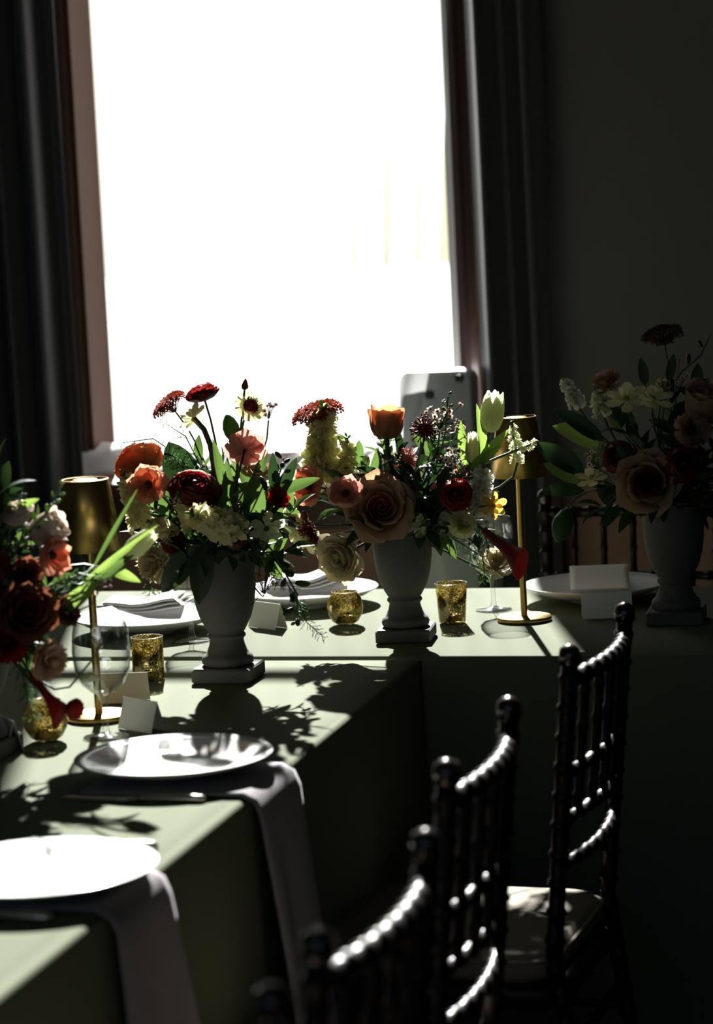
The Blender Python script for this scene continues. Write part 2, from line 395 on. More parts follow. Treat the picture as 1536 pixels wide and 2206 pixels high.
# white appliance under the window's right corner
A0, A1 = aty(872, 800, 6.76), aty(1019, 800, 6.76)
ax0, ax1, atop = A0.x-.01, A1.x, aty(950, 797, 6.76).z
ap = thing('portable_heater', 'white upright appliance with rounded corners beside the curtain hem', 'appliance', ((ax0+ax1)/2, 6.78, 0))
def rounded_slab(w, h0, h1, y0, y1, r, b):
    P = []
    for cx, cz, a0 in ((w/2-r, h1-r, 0), (-w/2+r, h1-r, 90), (-w/2+r, h0+r, 180), (w/2-r, h0+r, 270)):
        for k in range(7):
            a = math.radians(a0+15*k); P.append((cx+r*math.cos(a), cz+r*math.sin(a)))
    n = len(P); V, F = [], []
    for y, k in ((y0, b), (y0+b, 0), (y1-b, 0), (y1, b)):
        for x, z in P:
            s = math.hypot(x, z-(h0+h1)/2); q = (s-k)/s; V.append((x*q, y, (h0+h1)/2+(z-(h0+h1)/2)*q))
    F.append(tuple(range(n))); F.append(tuple(range(4*n-1, 3*n-1, -1)))
    for l in range(3):
        for i in range(n):
            j = (i+1) % n; F.append((l*n+i, l*n+n+i, l*n+n+j, l*n+j))
    return V, F
aw = ax1-ax0
ob('body', mesh('body', *rounded_slab(aw, .02, atop, -.06, .05, .03, .008), 'appliance'), ap)
k = aty(990, 815, 6.72); k2 = aty(926, 850, 6.72)
for p in (k, k2):
    o = ob('control_knob', mesh('control_knob', *rounded_slab(.022, -.010, .010, -.008, .004, .007, .002), 'black_plastic'), ap, Matrix.Translation((p.x-ap.location.x, -.062, p.z)))
for i in range(9):
    ob('louvre', mesh('louvre', *box(-aw/2+.03, aw/2-.02, -.066, -.056, atop-.14-.02*i, atop-.132-.02*i), 'black_plastic', False), ap)
for s in (-1, 1): ob('foot', mesh('foot', *box(s*aw/2-.02*s-.015, s*aw/2-.02*s+.015, -.07, .06, 0, .022), 'black_plastic', False), ap)

# ================================================================== tables and cloths
TZ = .75
FX0, FX1, FY0, FY1 = -1.95, -1.11, 2.02, 4.652     # table reaching towards the viewer
BX0, BX1, BY0, BY1 = -2.32, .55, 4.682, 5.50       # table along the window
def table(label, x0, x1, y0, y1):
    t = thing('banquet_table', label, 'table', ((x0+x1)/2, (y0+y1)/2, 0))
    w, d = (x1-x0)/2-.015, (y1-y0)/2-.015
    ob('tabletop', mesh('tabletop', *box(-w, w, -d, d, TZ-.034, TZ-.006), 'dark_wood', False), t)
    for sx in (-1, 1):
        for sy in (-1, 1):
            ob('leg', mesh('leg', *tube([(sx*(w-.05), sy*(d-.05), 0), (sx*(w-.05), sy*(d-.05), TZ-.034)], .018, 8), 'black_plastic'), t)
    return t
def cloth(label, x0, x1, y0, y1, seed):
    """cloth over a table: flat top, rounded edge and a hanging skirt with soft folds"""
    rnd = random.Random(seed); ph = rnd.uniform(0, 6)
    r = .010; per = []
    nx, ny = max(8, int((x1-x0)/.035)), max(8, int((y1-y0)/.035))
    for i in range(nx): per.append((x0+(x1-x0)*i/nx, y0, 0, -1))
    for i in range(ny): per.append((x1, y0+(y1-y0)*i/ny, 1, 0))
    for i in range(nx): per.append((x1-(x1-x0)*i/nx, y1, 0, 1))
    for i in range(ny): per.append((x0, y1-(y1-y0)*i/ny, -1, 0))
    n = len(per); V, F = [], []
    rows = [(-r, 0)] + [(-r+r*math.sin(a), -r+r*math.cos(a)) for a in (PI/8, PI/4, 3*PI/8, PI/2)] + [(.004, -.12), (.010, -.3), (.016, -.5), (.02, -.72)]
    for k, (o, dz) in enumerate(rows):
        for i, (x, y, a, b) in enumerate(per):
            w = 0 if k < 5 else (k-4)*.0035*(math.sin(i*.55+ph)+.5*math.sin(i*.23))
            V.append((x+a*(o+w), y+b*(o+w), TZ+dz))
    F.append(tuple(range(n)))
    for k in range(len(rows)-1):
        for i in range(n):
            j = (i+1) % n; F.append((k*n+i, (k+1)*n+i, (k+1)*n+j, k*n+j))
    c = Vector(((x0+x1)/2, (y0+y1)/2, 0))
    o = ob('tablecloth', mesh('tablecloth', [Vector(v)-c for v in V], F, 'cloth_green')); o.location = c
    return tag(o, label, 'tablecloth', 'sage green tablecloths')
table('long table under the green cloth running towards the viewer', FX0, FX1, FY0, FY1)
table('long table under the green cloth along the window side', BX0, BX1, BY0, BY1)
cloth('sage green tablecloth on the table running towards the viewer', FX0, FX1, FY0, FY1, 2)
cloth('sage green tablecloth on the table set across, nearer the window', BX0, BX1, BY0, BY1, 5)

# ================================================================== plates, napkins, cutlery, cards
PR = .147
plate_me = mesh('plate', *lathe([(.001, .004), (.048, .004), (.052, 0), (.058, 0), (.062, .005), (.10, .014), (.13, .024), (PR, .0335), (PR+.0015, .035), (PR, .0365), (.132, .030), (.105, .0205), (.085, .0145), (.05, .012), (.001, .012)], 56, False), 'porcelain')
def plate(px, py, label, h=.0, k=1.0):
    """px, py: centre of the rim's ellipse"""
    p = on(px, py, TZ+.0365*k+h); o = ob('dinner_plate', plate_me); o.location = (p.x, p.y, TZ+h); o.scale = (1, 1, k)
    return tag(o, label, 'plate', 'white dinner plates'), p
_, P2 = plate(374, 1623, 'shallow white plate left of the fluted napkin fall, dappled, front of the short vase', .0055, .78)
_['label'] = 'dappled white plate with a dark rim line, in front of the wine glass'
_, P1 = plate(88, 1864, 'sunlit white plate cut by the left edge of the picture', .0055, .70)
_, PRt = plate(1283, 1254, 'shaded white plate holding a curled card, beside the far right urn', .001)
_, P3 = plate(662, 1266, 'sunlit white plate with a folded napkin behind the round candle holder')
_, P4 = plate(318, 1322, 'overexposed white plate behind the tall straight candle holder')

def napkin_drop(yc, w, label, zb, seed):
    rnd = random.Random(seed); ph = rnd.uniform(0, 6)
    xe = FX1+.004; r = .030
    def fn(u, v):
        L = u*1.0
        y = yc+(v-.5)*w
        l0 = .24; l1 = l0+r*PI/2
        s = u*(l1+(TZ-zb))
        zt = TZ+.0045
        fold = .010*math.sin(v*9+ph)*sstep(l0, l1+.25, s)
        if s < l0: return (xe-r-l0+s+.012, y, zt)
        if s < l1:
            a = (s-l0)/r; return (xe-r+.012+r*math.sin(a), y, zt-r*(1-math.cos(a)))
        d = s-l1
        return (xe+.012+.10*d+fold+.01*math.sin(v*5+ph)*d, y+(v-.5)*.10*d+.03*d, zt-r-d)
    V, F = thick_sheet(fn, 40, 14, .003)
    c = Vector((xe, yc, TZ))
    o = ob('napkin', mesh('napkin', [Vector(v)-c for v in V], F, 'napkin_cloth')); o.location = c
    return tag(o, label, 'napkin', 'pale linen napkins hanging over the table edge')
napkin_drop(3.655, .21, 'pale linen napkin hanging from under the dappled plate by the wine glass', .22, 1)
napkin_drop(3.045, .20, 'pale linen napkin hanging from under the plate cut by the picture edge', .22, 2)

# folded napkin and papers on the far plates
def folded(px, py, z, sx, sy, rz, label, name='folded_napkin', m='paper', curl=.0, layers=3, cat='napkin'):
    p = on(px, py, z); t = thing(name, label, cat, p, rz)
    for k in range(layers):
        a = k*.35
        fn = lambda u, v, k=k: ((u-.5)*sx*(1-.10*k), (v-.5)*sy*(1-.06*k)+.004*k, .003+.0055*k+curl*math.sin(PI*(u-.5))**2*(1 if u > .5 else .4)+.0015*math.sin(7*u+k))
        V, F = thick_sheet(fn, 12, 4, .003)
        ob('fold', mesh('fold', V, F, m), t, Matrix.Rotation(.05*k, 4, 'Z'))
    return t
folded(662, 1262, TZ+.020, .17, .13, .25, 'white folded napkin on the plate behind the round candle holder', curl=.014)
folded(310, 1312, TZ+.020, .19, .13, .05, 'white folded napkin on the overexposed plate behind the straight candle holder', curl=.008)
V, F = thick_sheet(lambda u, v: ((u-.5)*.12, (v-.5)*.17, .004+.030*v*v+.006*(1-v)**2), 10, 8, .0012)
o = ob('menu_card', mesh('menu_card', V, F, 'card')); q = on(1292, 1258, TZ+.03); o.location = (q.x, q.y, TZ+.022); o.rotation_euler = (0, 0, .18)
tag(o, 'curled cream card lying on the shaded plate by the far right urn', 'card')

def tent(px, py, w, h, rz, label):
    """folded place card standing like a tent; px, py the foot of its front panel"""
    p = on(px, py); t = thing('place_card', label, 'card', p, rz, 'folded place cards')
    d = h*.32
    for s in (-1, 1):
        V, F = thick_sheet(lambda u, v: ((u-.5)*w, s*d*(1-v), .0008+h*v), 2, 2, .0008*s)
        ob('panel', mesh('panel', V, F, 'card', False), t)
    return t
tent(1308, 1330, .098, .048, .25, 'cream place card standing in the shade before the curled menu card')
tent(577, 1352, .085, .05, -.60, 'white place card turned aside behind the tall grey urn base')
tent(306, 1572, .085, .05, -.55, 'grey shaded place card beside the wine glass stem')
tent(268, 1512, .085, .05, .15, 'sunlit white place card seen behind the wine glass stem')
tent(14, 1612, .085, .05, -.85, 'white place card cut by the left edge beside the low round candle holder')

def knife(x, y, rz, L, label, gold=False):
    t = thing('table_knife', label, 'knife', (x, y, TZ), rz, 'knives laid beside the plates')
    m = 'silver'
    V, F = [], []
    st = [(0, .005, .0028), (.006, .0085, .0044), (.02, .0095, .0050), (.06, .0075, .0044), (.095, .0050, .0034), (.10, .0060, .0026), (.13, .0095, .0018), (.18, .0105, .0015), (.205, .007, .0012), (.215, .0015, .0010)]
    for s, w, h in st:
        s *= L/.215
        V += [(-s, -w, .0012), (-s, -w*.5, .0012+2*h), (-s, w*.5, .0012+2*h), (-s, w, .0012)]
    n = len(st)
    cut = 4
    def seg(a, b):
        vv = V[a*4:(b+1)*4]; ff = []
        for k in range(b-a):
            for i in range(4): ff.append((k*4+i, k*4+(i+1) % 4, k*4+4+(i+1) % 4, k*4+4+i))
        ff.append((3, 2, 1, 0)); e = (b-a)*4; ff.append((e, e+1, e+2, e+3)); return vv, ff
    ob('handle', mesh('handle', *seg(0, 5), m), t); ob('blade', mesh('blade', *seg(5, n-1), m), t)
    return t
k1, k2, k3 = on(443, 1728), on(340, 1830), on(113, 1984)
knife(k1.x, k1.y, -.05, .22, 'silver knife shining in front of the dappled plate')
knife(k2.x, k2.y, -.05, .22, 'silver knife half hidden behind the plate cut by the picture edge')
knife(k3.x, k3.y, -.05, .22, 'silver knife nearest the viewer, at the lower left edge')

# ================================================================== glasses, candle holders, lamps
gl_bowl = mesh('bowl', *lathe([(.004, .070), (.018, .074), (.034, .088), (.044, .112), (.047, .140), (.045, .170), (.041, .192), (.0402, .1925), (.0395, .192), (.0435, .170), (.0455, .140), (.0425, .113), (.033, .0905), (.018, .077), (.002, .0745)], 40, False), 'glass')
gl_stem = mesh('stem', *lathe([(.012, .004), (.0065, .010), (.0048, .022), (.0046, .045), (.0058, .060), (.010, .069), (.014, .0725)], 16, False), 'glass')
gl_foot = mesh('foot', *lathe([(.001, .0006), (.036, .0006), (.0375, .0016), (.036, .0028), (.018, .0042), (.006, .0085), (.001, .009)], 36, False), 'glass')
def goblet(px, py, label, s=1.0):
    p = on(px, py); t = thing('wine_glass', label, 'glass', (p.x, p.y, TZ+.0005), 0, 'stemmed wine glasses')
    for n, me in (('bowl', gl_bowl), ('stem', gl_stem), ('foot', gl_foot)): ob(n, me, t)
    t.scale = (s, s, s); return t
goblet(229, 1590, 'large clear wine glass standing behind the dappled plate', 1.0)
goblet(414, 1382, 'clear wine glass half hidden behind the tall grey urn', 1.0)
goblet(1064, 1315, 'pink tinged wine glass beside the lamp with the bare brass pole', .98)

def votive(px, py, prof, label, nm='straight'):
    p = on(px, py); t = thing('candle_holder', label, 'candle holder', (p.x, p.y, TZ+.0005), 0, 'gold mercury glass candle holders')
    ob('glass_shell', mesh('glass_shell', *lathe(prof, 36, False), 'mercury'), t)
    r0 = prof[0][0] if prof[0][0] > .01 else prof[1][0]
    R = max(r for r, z in prof); top = prof[len(prof)//2]
    ob('wax', mesh('wax', *lathe([(.001, .006), (R*.62, .006), (R*.64, .010), (R*.62, .016), (.001, .015)], 20, False), 'cream'), t)
    rr, zz = max(prof, key=lambda q: q[1])
    ob('rim', mesh('rim', *lathe([(rr-.0015, zz-.001), (rr+.0008, zz-.001), (rr+.001, zz+.0006), (rr-.0012, zz+.0008), (rr-.0015, zz-.001)], 36, False), 'glass'), t)
    return t
straight = [(.001, .001), (.026, .001), (.0285, .004), (.0285, .078), (.0265, .078), (.0265, .006), (.001, .005)]
taper = [(.001, .001), (.0235, .001), (.026, .004), (.0315, .080), (.0295, .080), (.024, .006), (.001, .005)]
globe = [(.001, .001), (.016, .001), (.026, .008), (.034, .022), (.0362, .036), (.033, .052), (.0265, .062), (.0255, .066), (.0238, .066), (.025, .0615), (.0315, .051), (.0345, .036), (.0325, .023), (.025, .010), (.001, .005)]
votive(321, 1465, straight, 'tall straight gold flecked candle holder beside the wine glass')
votive(975, 1343, taper, 'flared gold flecked candle holder left of the brass lamp foot')
votive(745, 1346, globe, 'round gold candle holder on the far table left of the black silhouetted urn')
votive(101, 1597, globe, 'round gold candle holder low at the left, under a red bloom')

def lamp(px, py, label):
    p = on(px, py); t = thing('table_lamp', label, 'lamp', (p.x, p.y, TZ+.0005), 0, 'cordless brass table lamps')
    ob('base', mesh('base', *lathe([(.001, 0), (.052, 0), (.0535, .002), (.0535, .007), (.052, .009), (.001, .0095)], 48, False), 'brass'), t)
    ob('pole', mesh('pole', *lathe([(.0065, .009), (.0065, .292), (.009, .297), (.009, .322), (.001, .323)], 16, False), 'brass'), t)
    sh_ = ob('shade', mesh('shade', *lathe([(.0545, .284), (.0555, .284), (.0385, .400), (.0375, .401), (.0368, .400), (.0535, .286), (.0545, .284)], 48, False), 'brass'), t)
    ob('shade_top', mesh('shade_top', *lathe([(.0370, .396), (.0205, .3955)], 40, False), 'brass_dark'), sh_)
    ob('switch_disc', mesh('switch_disc', *lathe([(.0205, .395), (.0205, .399), (.0195, .400), (.001, .400)], 32, False), 'brass'), sh_)
    ob('diffuser', mesh('diffuser', *lathe([(.001, .323), (.030, .323), (.030, .329), (.001, .329)], 28, False), 'lamp_white'), t)
    return t
lamp(214, 1549, 'brass table lamp with the dark conical shade at the left')
lamp(1130, 1337, 'brass table lamp on the far table with its shade behind the tulip')

# ================================================================== urns
V0, V1, V2, V3 = Vector((-1.632, 3.83, TZ)), Vector((-1.418, 4.462, TZ)), Vector((-1.188, 4.862, TZ)), Vector((-.698, 5.045, TZ))
URNH = .232
def urn(c, label, s=1.0, rz=.0):
    t = thing('urn', label, 'vase', (c.x, c.y, TZ+.0005), rz, 'footed stone urns holding flowers')
    q = .053
    ob('plinth', mesh('plinth', *rbox(-q, q, -q, q, 0, .026, .003), 'stone', False), t)
    ob('foot_ring', mesh('foot_ring', *lathe([(.040, .026), (.0455, .030), (.0465, .036), (.0445, .043), (.040, .046), (.036, .052), (.032, .062), (.030, .070), (.0305, .075)], 36, False), 'stone'), t)
    ob('bowl', mesh('bowl', *lathe([(.031, .074), (.034, .077), (.034, .081), (.031, .084), (.037, .094), (.046, .112), (.0525, .135), (.0565, .165), (.0575, .195), (.0565, .215), (.0585, .226), (.062, .231), (.060, .233), (.055, .230), (.053, .215), (.053, .17), (.049, .13), (.035, .10), (.001, .095)], 40, False), 'stone'), t)
    t.scale = (s, s, s); return t
urn(V1, 'grey stone urn on the nearer table holding the backlit bouquet', 1.0)
urn(V2, 'black silhouetted urn at the middle of the far table', .98, .1)
urn(V3, 'dim stone urn at the far right of the far table', 1.02, .05)
urn(V0, 'dark urn mostly cut off at the left edge of the picture', 1.0)
URNS = {0: V0, 1: V1, 2: V2, 3: V3}

#F0#
# ================================================================== flowers
CACHE = {}
def interp(prof, t):
    t = max(0., min(1.25, t)); n = len(prof)-1; k = min(int(t*n), n-1); f = t*n-k
    a, b = prof[k], prof[k+1]
    p = prof[max(k-1, 0)]; q = prof[min(k+2, n)]
    def cr(i):
        return .5*((2*a[i])+(b[i]-p[i])*f+(2*p[i]-5*a[i]+4*b[i]-q[i])*f*f+(3*a[i]-p[i]-3*b[i]+q[i])*f**3)
    if f > 1: return a[0]+(b[0]-a[0])*f, a[1]+(b[1]-a[1])*f
    return cr(0), cr(1)
def petal_geo(prof, ph, k=.22, ruf=0., rf=3., tw=0., point=0., nu=4, nv=5, seed=0, scoop=0.):
    """one petal lying on a surface of revolution about z; ph its half angle in degrees"""
    ph = math.radians(ph); rnd = random.Random(seed); o = rnd.uniform(0, 6)
    V = []
    for i in range(nu+1):
        t = i/nu
        for j in range(nv+1):
            s = -1+2*j/nv
            te = t*(1-k*abs(s)**2.4)+point*t*t*(max(0, 1-abs(s)*1.6))
            r, z = interp(prof, te)
            r += tw*s*t; w = ruf*t*t*math.sin(rf*s*PI+o)
            a = s*ph*(1+.05*math.sin(5*t+o))
            z += w+scoop*s*s*t
            V.append((max(r+.5*w, .004)*math.cos(a), max(r+.5*w, .004)*math.sin(a), z))
    F = [(i*(nv+1)+j, (i+1)*(nv+1)+j, (i+1)*(nv+1)+j+1, i*(nv+1)+j+1) for i in range(nu) for j in range(nv)]
    return V, F
def pmesh(key, m, **kw):
    kk = (key, m)
    if kk not in CACHE: CACHE[kk] = mesh('petal', *petal_geo(**kw), m)
    return CACHE[kk]
def cmesh(key, name, fn, m, smooth=True):
    kk = (key, m)
    if kk not in CACHE: CACHE[kk] = mesh(name, *fn(), m, smooth)
    return CACHE[kk]
def rot(a, tilt=0., sc=1.): return Matrix.Rotation(a, 4, 'Z') @ Matrix.Rotation(tilt, 4, 'Y') @ Matrix.Scale(sc, 4)
def ring(out, n, key, m, a0=0., tilt=.0, jit=.06, rnd=random, **kw):
    for i in range(n):
        me = pmesh(key+str(i % 2), m, seed=i % 2+len(key), **kw)
        out.append(('petal', me, rot(a0+2*PI*i/n+rnd.uniform(-jit, jit), tilt+rnd.uniform(-jit, jit), 1+rnd.uniform(-.05, .05))))
def ball(r, h, z=0, n=10): return lambda: lathe([(.001, z-h), (r*.6, z-h*.75), (r, z), (r*.75, z+h*.65), (r*.3, z+h*.95), (.001, z+h)], n, False)
def H_rose(c, m2, rnd):
    out = []
    ring(out, 5, 'ro1', c, .2, 0, .08, rnd, prof=[(.08, -.55), (.50, -.42), (.80, -.12), (.98, .18), (1.10, .16)], ph=42, k=.30, point=.22, ruf=.05, nu=6, nv=8, tw=.05)
    ring(out, 5, 'ro2', c, .8, 0, .08, rnd, prof=[(.08, -.50), (.42, -.36), (.66, -.02), (.80, .32), (.94, .38)], ph=42, k=.24, point=.18, ruf=.05, nu=6, nv=8, tw=.07)
    ring(out, 5, 'ro3', c, .1, 0, .08, rnd, prof=[(.06, -.45), (.34, -.30), (.50, .02), (.58, .40), (.66, .50)], ph=46, k=.20, point=.10, ruf=.03, nu=5, nv=6, tw=.08)
    ring(out, 4, 'ro4', m2, .5, 0, .08, rnd, prof=[(.05, -.40), (.24, -.25), (.36, .02), (.40, .40), (.44, .55)], ph=58, k=.16, nu=5, nv=6, tw=.06)
    ring(out, 3, 'ro5', m2, .0, 0, .08, rnd, prof=[(.04, -.35), (.14, -.2), (.22, .05), (.24, .40), (.25, .56)], ph=72, k=.18, nu=4, nv=5, tw=.06)
    ring(out, 2, 'ro6', m2, .7, 0, .08, rnd, prof=[(.03, -.35), (.07, -.2), (.10, .05), (.12, .40), (.10, .56)], ph=95, k=.1, nu=4, nv=5, tw=.04)
    return out
def H_rosecup(c, m2, rnd):
    out = []
    ring(out, 4, 'rc1', c, .2, 0, .06, rnd, prof=[(.06, -.92), (.58, -.80), (.86, -.30), (.90, .30), (1.00, .78)], ph=58, k=.14, point=.10, ruf=.03, nu=6, nv=7, tw=.03)
    ring(out, 4, 'rc2', c, .9, 0, .06, rnd, prof=[(.06, -.88), (.50, -.72), (.76, -.25), (.78, .35), (.84, .88)], ph=58, k=.16, point=.08, ruf=.03, nu=6, nv=7, tw=.04)
    ring(out, 4, 'rc3', m2, .4, 0, .06, rnd, prof=[(.05, -.82), (.38, -.66), (.60, -.2), (.60, .35), (.62, .86)], ph=60, k=.16, nu=5, nv=6, tw=.05)
    ring(out, 3, 'rc4', m2, .0, 0, .06, rnd, prof=[(.04, -.8), (.25, -.6), (.40, -.2), (.40, .35), (.38, .82)], ph=74, k=.16, nu=5, nv=6, tw=.05)
    ring(out, 3, 'rc5', m2, .6, 0, .06, rnd, prof=[(.04, -.8), (.12, -.6), (.2, -.2), (.2, .35), (.16, .8)], ph=80, k=.12, nu=4, nv=5, tw=.04)
    for i in range(5):
        out.append(('sepal', pmesh('sepal', 'stem_dark', prof=[(.05, -.93), (.35, -.98), (.70, -.90), (1.02, -.78)], ph=13, k=.55, point=.1), rot(2*PI*i/5+.3, rnd.uniform(-.12, .12))))
    return out
def H_ran(c, m2, rnd):
    """open butterfly ranunculus"""
    out = []
    ring(out, 7, 'ra1', c, .1, 0, .12, rnd, prof=[(.05, 0), (.38, -.02), (.72, .10), (1.02, .30)], ph=33, k=.26, ruf=.09, rf=2.2, tw=.04, nu=5, nv=6)
    ring(out, 6, 'ra2', c, .5, 0, .12, rnd, prof=[(.05, .04), (.32, .06), (.60, .22), (.82, .48)], ph=34, k=.26, ruf=.08, rf=2.2, tw=.05, nu=5, nv=6)
    ring(out, 5, 'ra3', c, .2, 0, .12, rnd, prof=[(.05, .06), (.25, .10), (.44, .30), (.55, .54)], ph=36, k=.26, ruf=.04, rf=1.6, tw=.05)
    out.append(('centre', cmesh('rac', 'centre', ball(.20, .16, .16), m2), Matrix()))
    return out
def H_ran2(c, m2, rnd):
    """double ranunculus, many close petals"""
    out = []
    for q, (n, r, zt, b) in enumerate([(7, 1.0, .12, -.45), (7, .92, .34, -.42), (6, .80, .48, -.38), (6, .65, .56, -.32), (5, .48, .60, -.25), (4, .30, .60, -.15)]):
        ring(out, n, 'rd%d' % q, c if q < 4 else m2, q*.45, 0, .07, rnd, prof=[(.05, b), (r*.62, b*.72), (r*.96, -.02), (r, zt*.75), (r*.84, zt)], ph=200/n, k=.16, ruf=.025, rf=1.5, tw=.04)
    out.append(('centre', cmesh('rdc', 'centre', ball(.2, .2, .42), m2), Matrix()))
    return out
def H_tulip(c, m2, rnd):
    out = []
    ring(out, 3, 'tu1', c, .3, 0, .06, rnd, prof=[(.05, -1.05), (.52, -.92), (.74, -.25), (.66, .45), (.52, .98)], ph=62, k=.24, point=.08, ruf=.03, nu=6, nv=7)
    ring(out, 3, 'tu2', c, .3+PI/3, 0, .06, rnd, prof=[(.05, -1.0), (.46, -.88), (.64, -.25), (.54, .45), (.36, 1.02)], ph=62, k=.24, point=.08, ruf=.03, nu=6, nv=7)
    out.append(('pistil', cmesh('tup', 'pistil', ball(.1, .5, -.3, 6), 'center_yellow'), Matrix()))
    return out
def H_star(c, m2, rnd):
    out = []
    ring(out, 6, 'st1', c, .2, 0, .1, rnd, prof=[(.04, 0), (.35, .02), (.72, .12), (1.02, .16)], ph=27, k=.42, point=.05, ruf=.04, rf=1.2, scoop=.05)
    ring(out, 5, 'st2', c, .7, 0, .1, rnd, prof=[(.04, .05), (.22, .10), (.42, .28), (.55, .42)], ph=30, k=.35, ruf=.04, rf=1.2)
    out.append(('centre', cmesh('stc', 'centre', ball(.16, .12, .12), m2), Matrix()))
    return out
def H_ruffle(c, m2, rnd):
    """carnation-like ball of frilled petals"""
    out = []
    for q, (n, r, zt) in enumerate([(7, 1.0, .15), (7, .85, .40), (6, .62, .58), (4, .36, .66)]):
        ring(out, n, 'ru%d' % q, c, q*.5, 0, .16, rnd, prof=[(.04, -.30), (r*.45, -.16), (r*.8, zt*.5), (r, zt)], ph=190/n, k=.18, ruf=.11, rf=3.2, nu=4, nv=8)
    return out
def H_scab(c, m2, rnd):
    out = []
    ring(out, 8, 'sc1', c, .1, 0, .12, rnd, prof=[(.2, 0), (.5, .04), (.8, .12), (1.0, .10)], ph=24, k=.1, ruf=.09, rf=3)
    ring(out, 7, 'sc2', c, .4, 0, .12, rnd, prof=[(.2, .1), (.42, .16), (.62, .26), (.76, .28)], ph=26, k=.1, ruf=.08, rf=3)
    def dome():
        V, F = lathe([(.5, .05), (.52, .18), (.42, .36), (.22, .46), (.001, .48)], 14, False); pr = [(V, F)]
        for i in range(60):
            a = i*2.39996; q = math.sqrt((i+.5)/60)*.5; z = .48-.9*q*q
            pr.append(tube([(q*math.cos(a), q*math.sin(a), z-.03), (q*1.25*math.cos(a), q*1.25*math.sin(a), z+.12)], [.022, .03], 4))
        return join(*pr)
    out.append(('centre', cmesh('scd', 'centre', dome, m2), Matrix()))
    return out
def H_pod(c, m2, rnd):
    """dark scabiosa seed head or spent bloom: a pincushion of spikes"""
    out = []
    def spikes():
        pr = [lathe([(.05, -.4), (.45, -.2), (.55, .1), (.35, .4), (.001, .5)], 12, False)]
        for i in range(90):
            z = 1-1.6*(i+.5)/90; q = math.sqrt(max(0, 1-z*z)); a = i*2.39996
            d = Vector((q*math.cos(a), q*math.sin(a), z))
            pr.append(tube([d*.4, d*.78, d*(.95+.1*math.sin(i*3))], [.035, .03, .05], 4))
        return join(*pr)
    out.append(('seed_head', cmesh('pod', 'seed_head', spikes, c), Matrix()))
    ring(out, 6, 'po1', m2, .1, 0, .2, rnd, prof=[(.15, -.3), (.5, -.28), (.8, -.16), (1.02, .0)], ph=13, k=.5)
    return out
def H_bud(c, m2, rnd):
    out = [('bud_body', cmesh('bud', 'bud_body', lambda: lathe([(.08, -1), (.42, -.75), (.55, -.25), (.40, .35), (.18, .8), (.001, 1)], 10, False), c), Matrix())]
    ring(out, 4, 'bu1', m2, .1, 0, .1, rnd, prof=[(.06, -1.05), (.45, -.82), (.60, -.35), (.55, .1)], ph=24, k=.5, point=.1)
    return out
def H_calla(c, m2, rnd):
    def spathe():
        def fn(u, v):
            a = 2*PI*(u-.5)*1.06; t = v
            r = .15+.16*t+.50*max(0, t-.55)**1.6*2.0
            front = .5+.5*math.cos(a)
            L = 2.0*t*(1+.28*front*t)
            return (r*math.cos(a)+.25*front*t**4, r*math.sin(a), -1.0+L+.02*u)
        return sheet(fn, 20, 12)
    return [('spathe', cmesh('calla', 'spathe', spathe, c), Matrix()),
            ('spadix', cmesh('spadix', 'spadix', lambda: tube([(0, 0, -.6), (0, 0, .9)], [.06, .05], 6), m2), Matrix())]
def H_pop(c, m2, rnd):
    """hanging poppy or tulip bud, closed egg with ribs"""
    def egg():
        V, F = lathe([(.05, -1), (.35, -.8), (.56, -.3), (.58, .1), (.42, .6), (.2, .9), (.001, 1)], 14, False)
        return [(x*(1+.06*math.cos(3*math.atan2(y, x))), y*(1+.06*math.cos(3*math.atan2(y, x))), z) for x, y, z in V], F
    return [('bud_body', cmesh('egg', 'bud_body', egg, c), Matrix())]
HEADS = dict(rose=H_rose, rosecup=H_rosecup, ran=H_ran, ran2=H_ran2, tulip=H_tulip, star=H_star, ruffle=H_ruffle, scab=H_scab, pod=H_pod, bud=H_bud, calla=H_calla, egg=H_pop)
STEMAT = {'rosecup': 0.75, 'rose': .5, 'ran': .02, 'ran2': .42, 'tulip': 1.0, 'star': .02, 'ruffle': .3, 'scab': .02, 'pod': .35, 'bud': 1., 'calla': 1., 'egg': 1.}
KINDNAME = dict(rose='rose', rosecup='rose', ran='ranunculus', ran2='ranunculus', tulip='tulip', star='narcissus', ruffle='carnation', scab='scabiosa', pod='scabiosa_pod', bud='flower_bud', calla='calla_lily', egg='tulip_bud')
def camdir(f): return (RIGHT*f[0]+UP*f[1]+TOWARD*f[2]).normalized()
def mouth(u, rnd, spread=.034):
    c = URNS[u]; a = rnd.uniform(0, 2*PI); r = spread*math.sqrt(rnd.random())
    return Vector((c.x+r*math.cos(a), c.y+r*math.sin(a), TZ+.165))
def stem_curve(b, head, axis, rnd, n=8, sag=0.):
    d = head-b; L = d.length
    out = Vector((d.x, d.y, 0))*.12
    return bez(b, b+Vector((0, 0, min(L*.35, .10)+.02))+out, head-axis*L*.28+Vector((0, 0, sag)), head, n)
FID = [0]
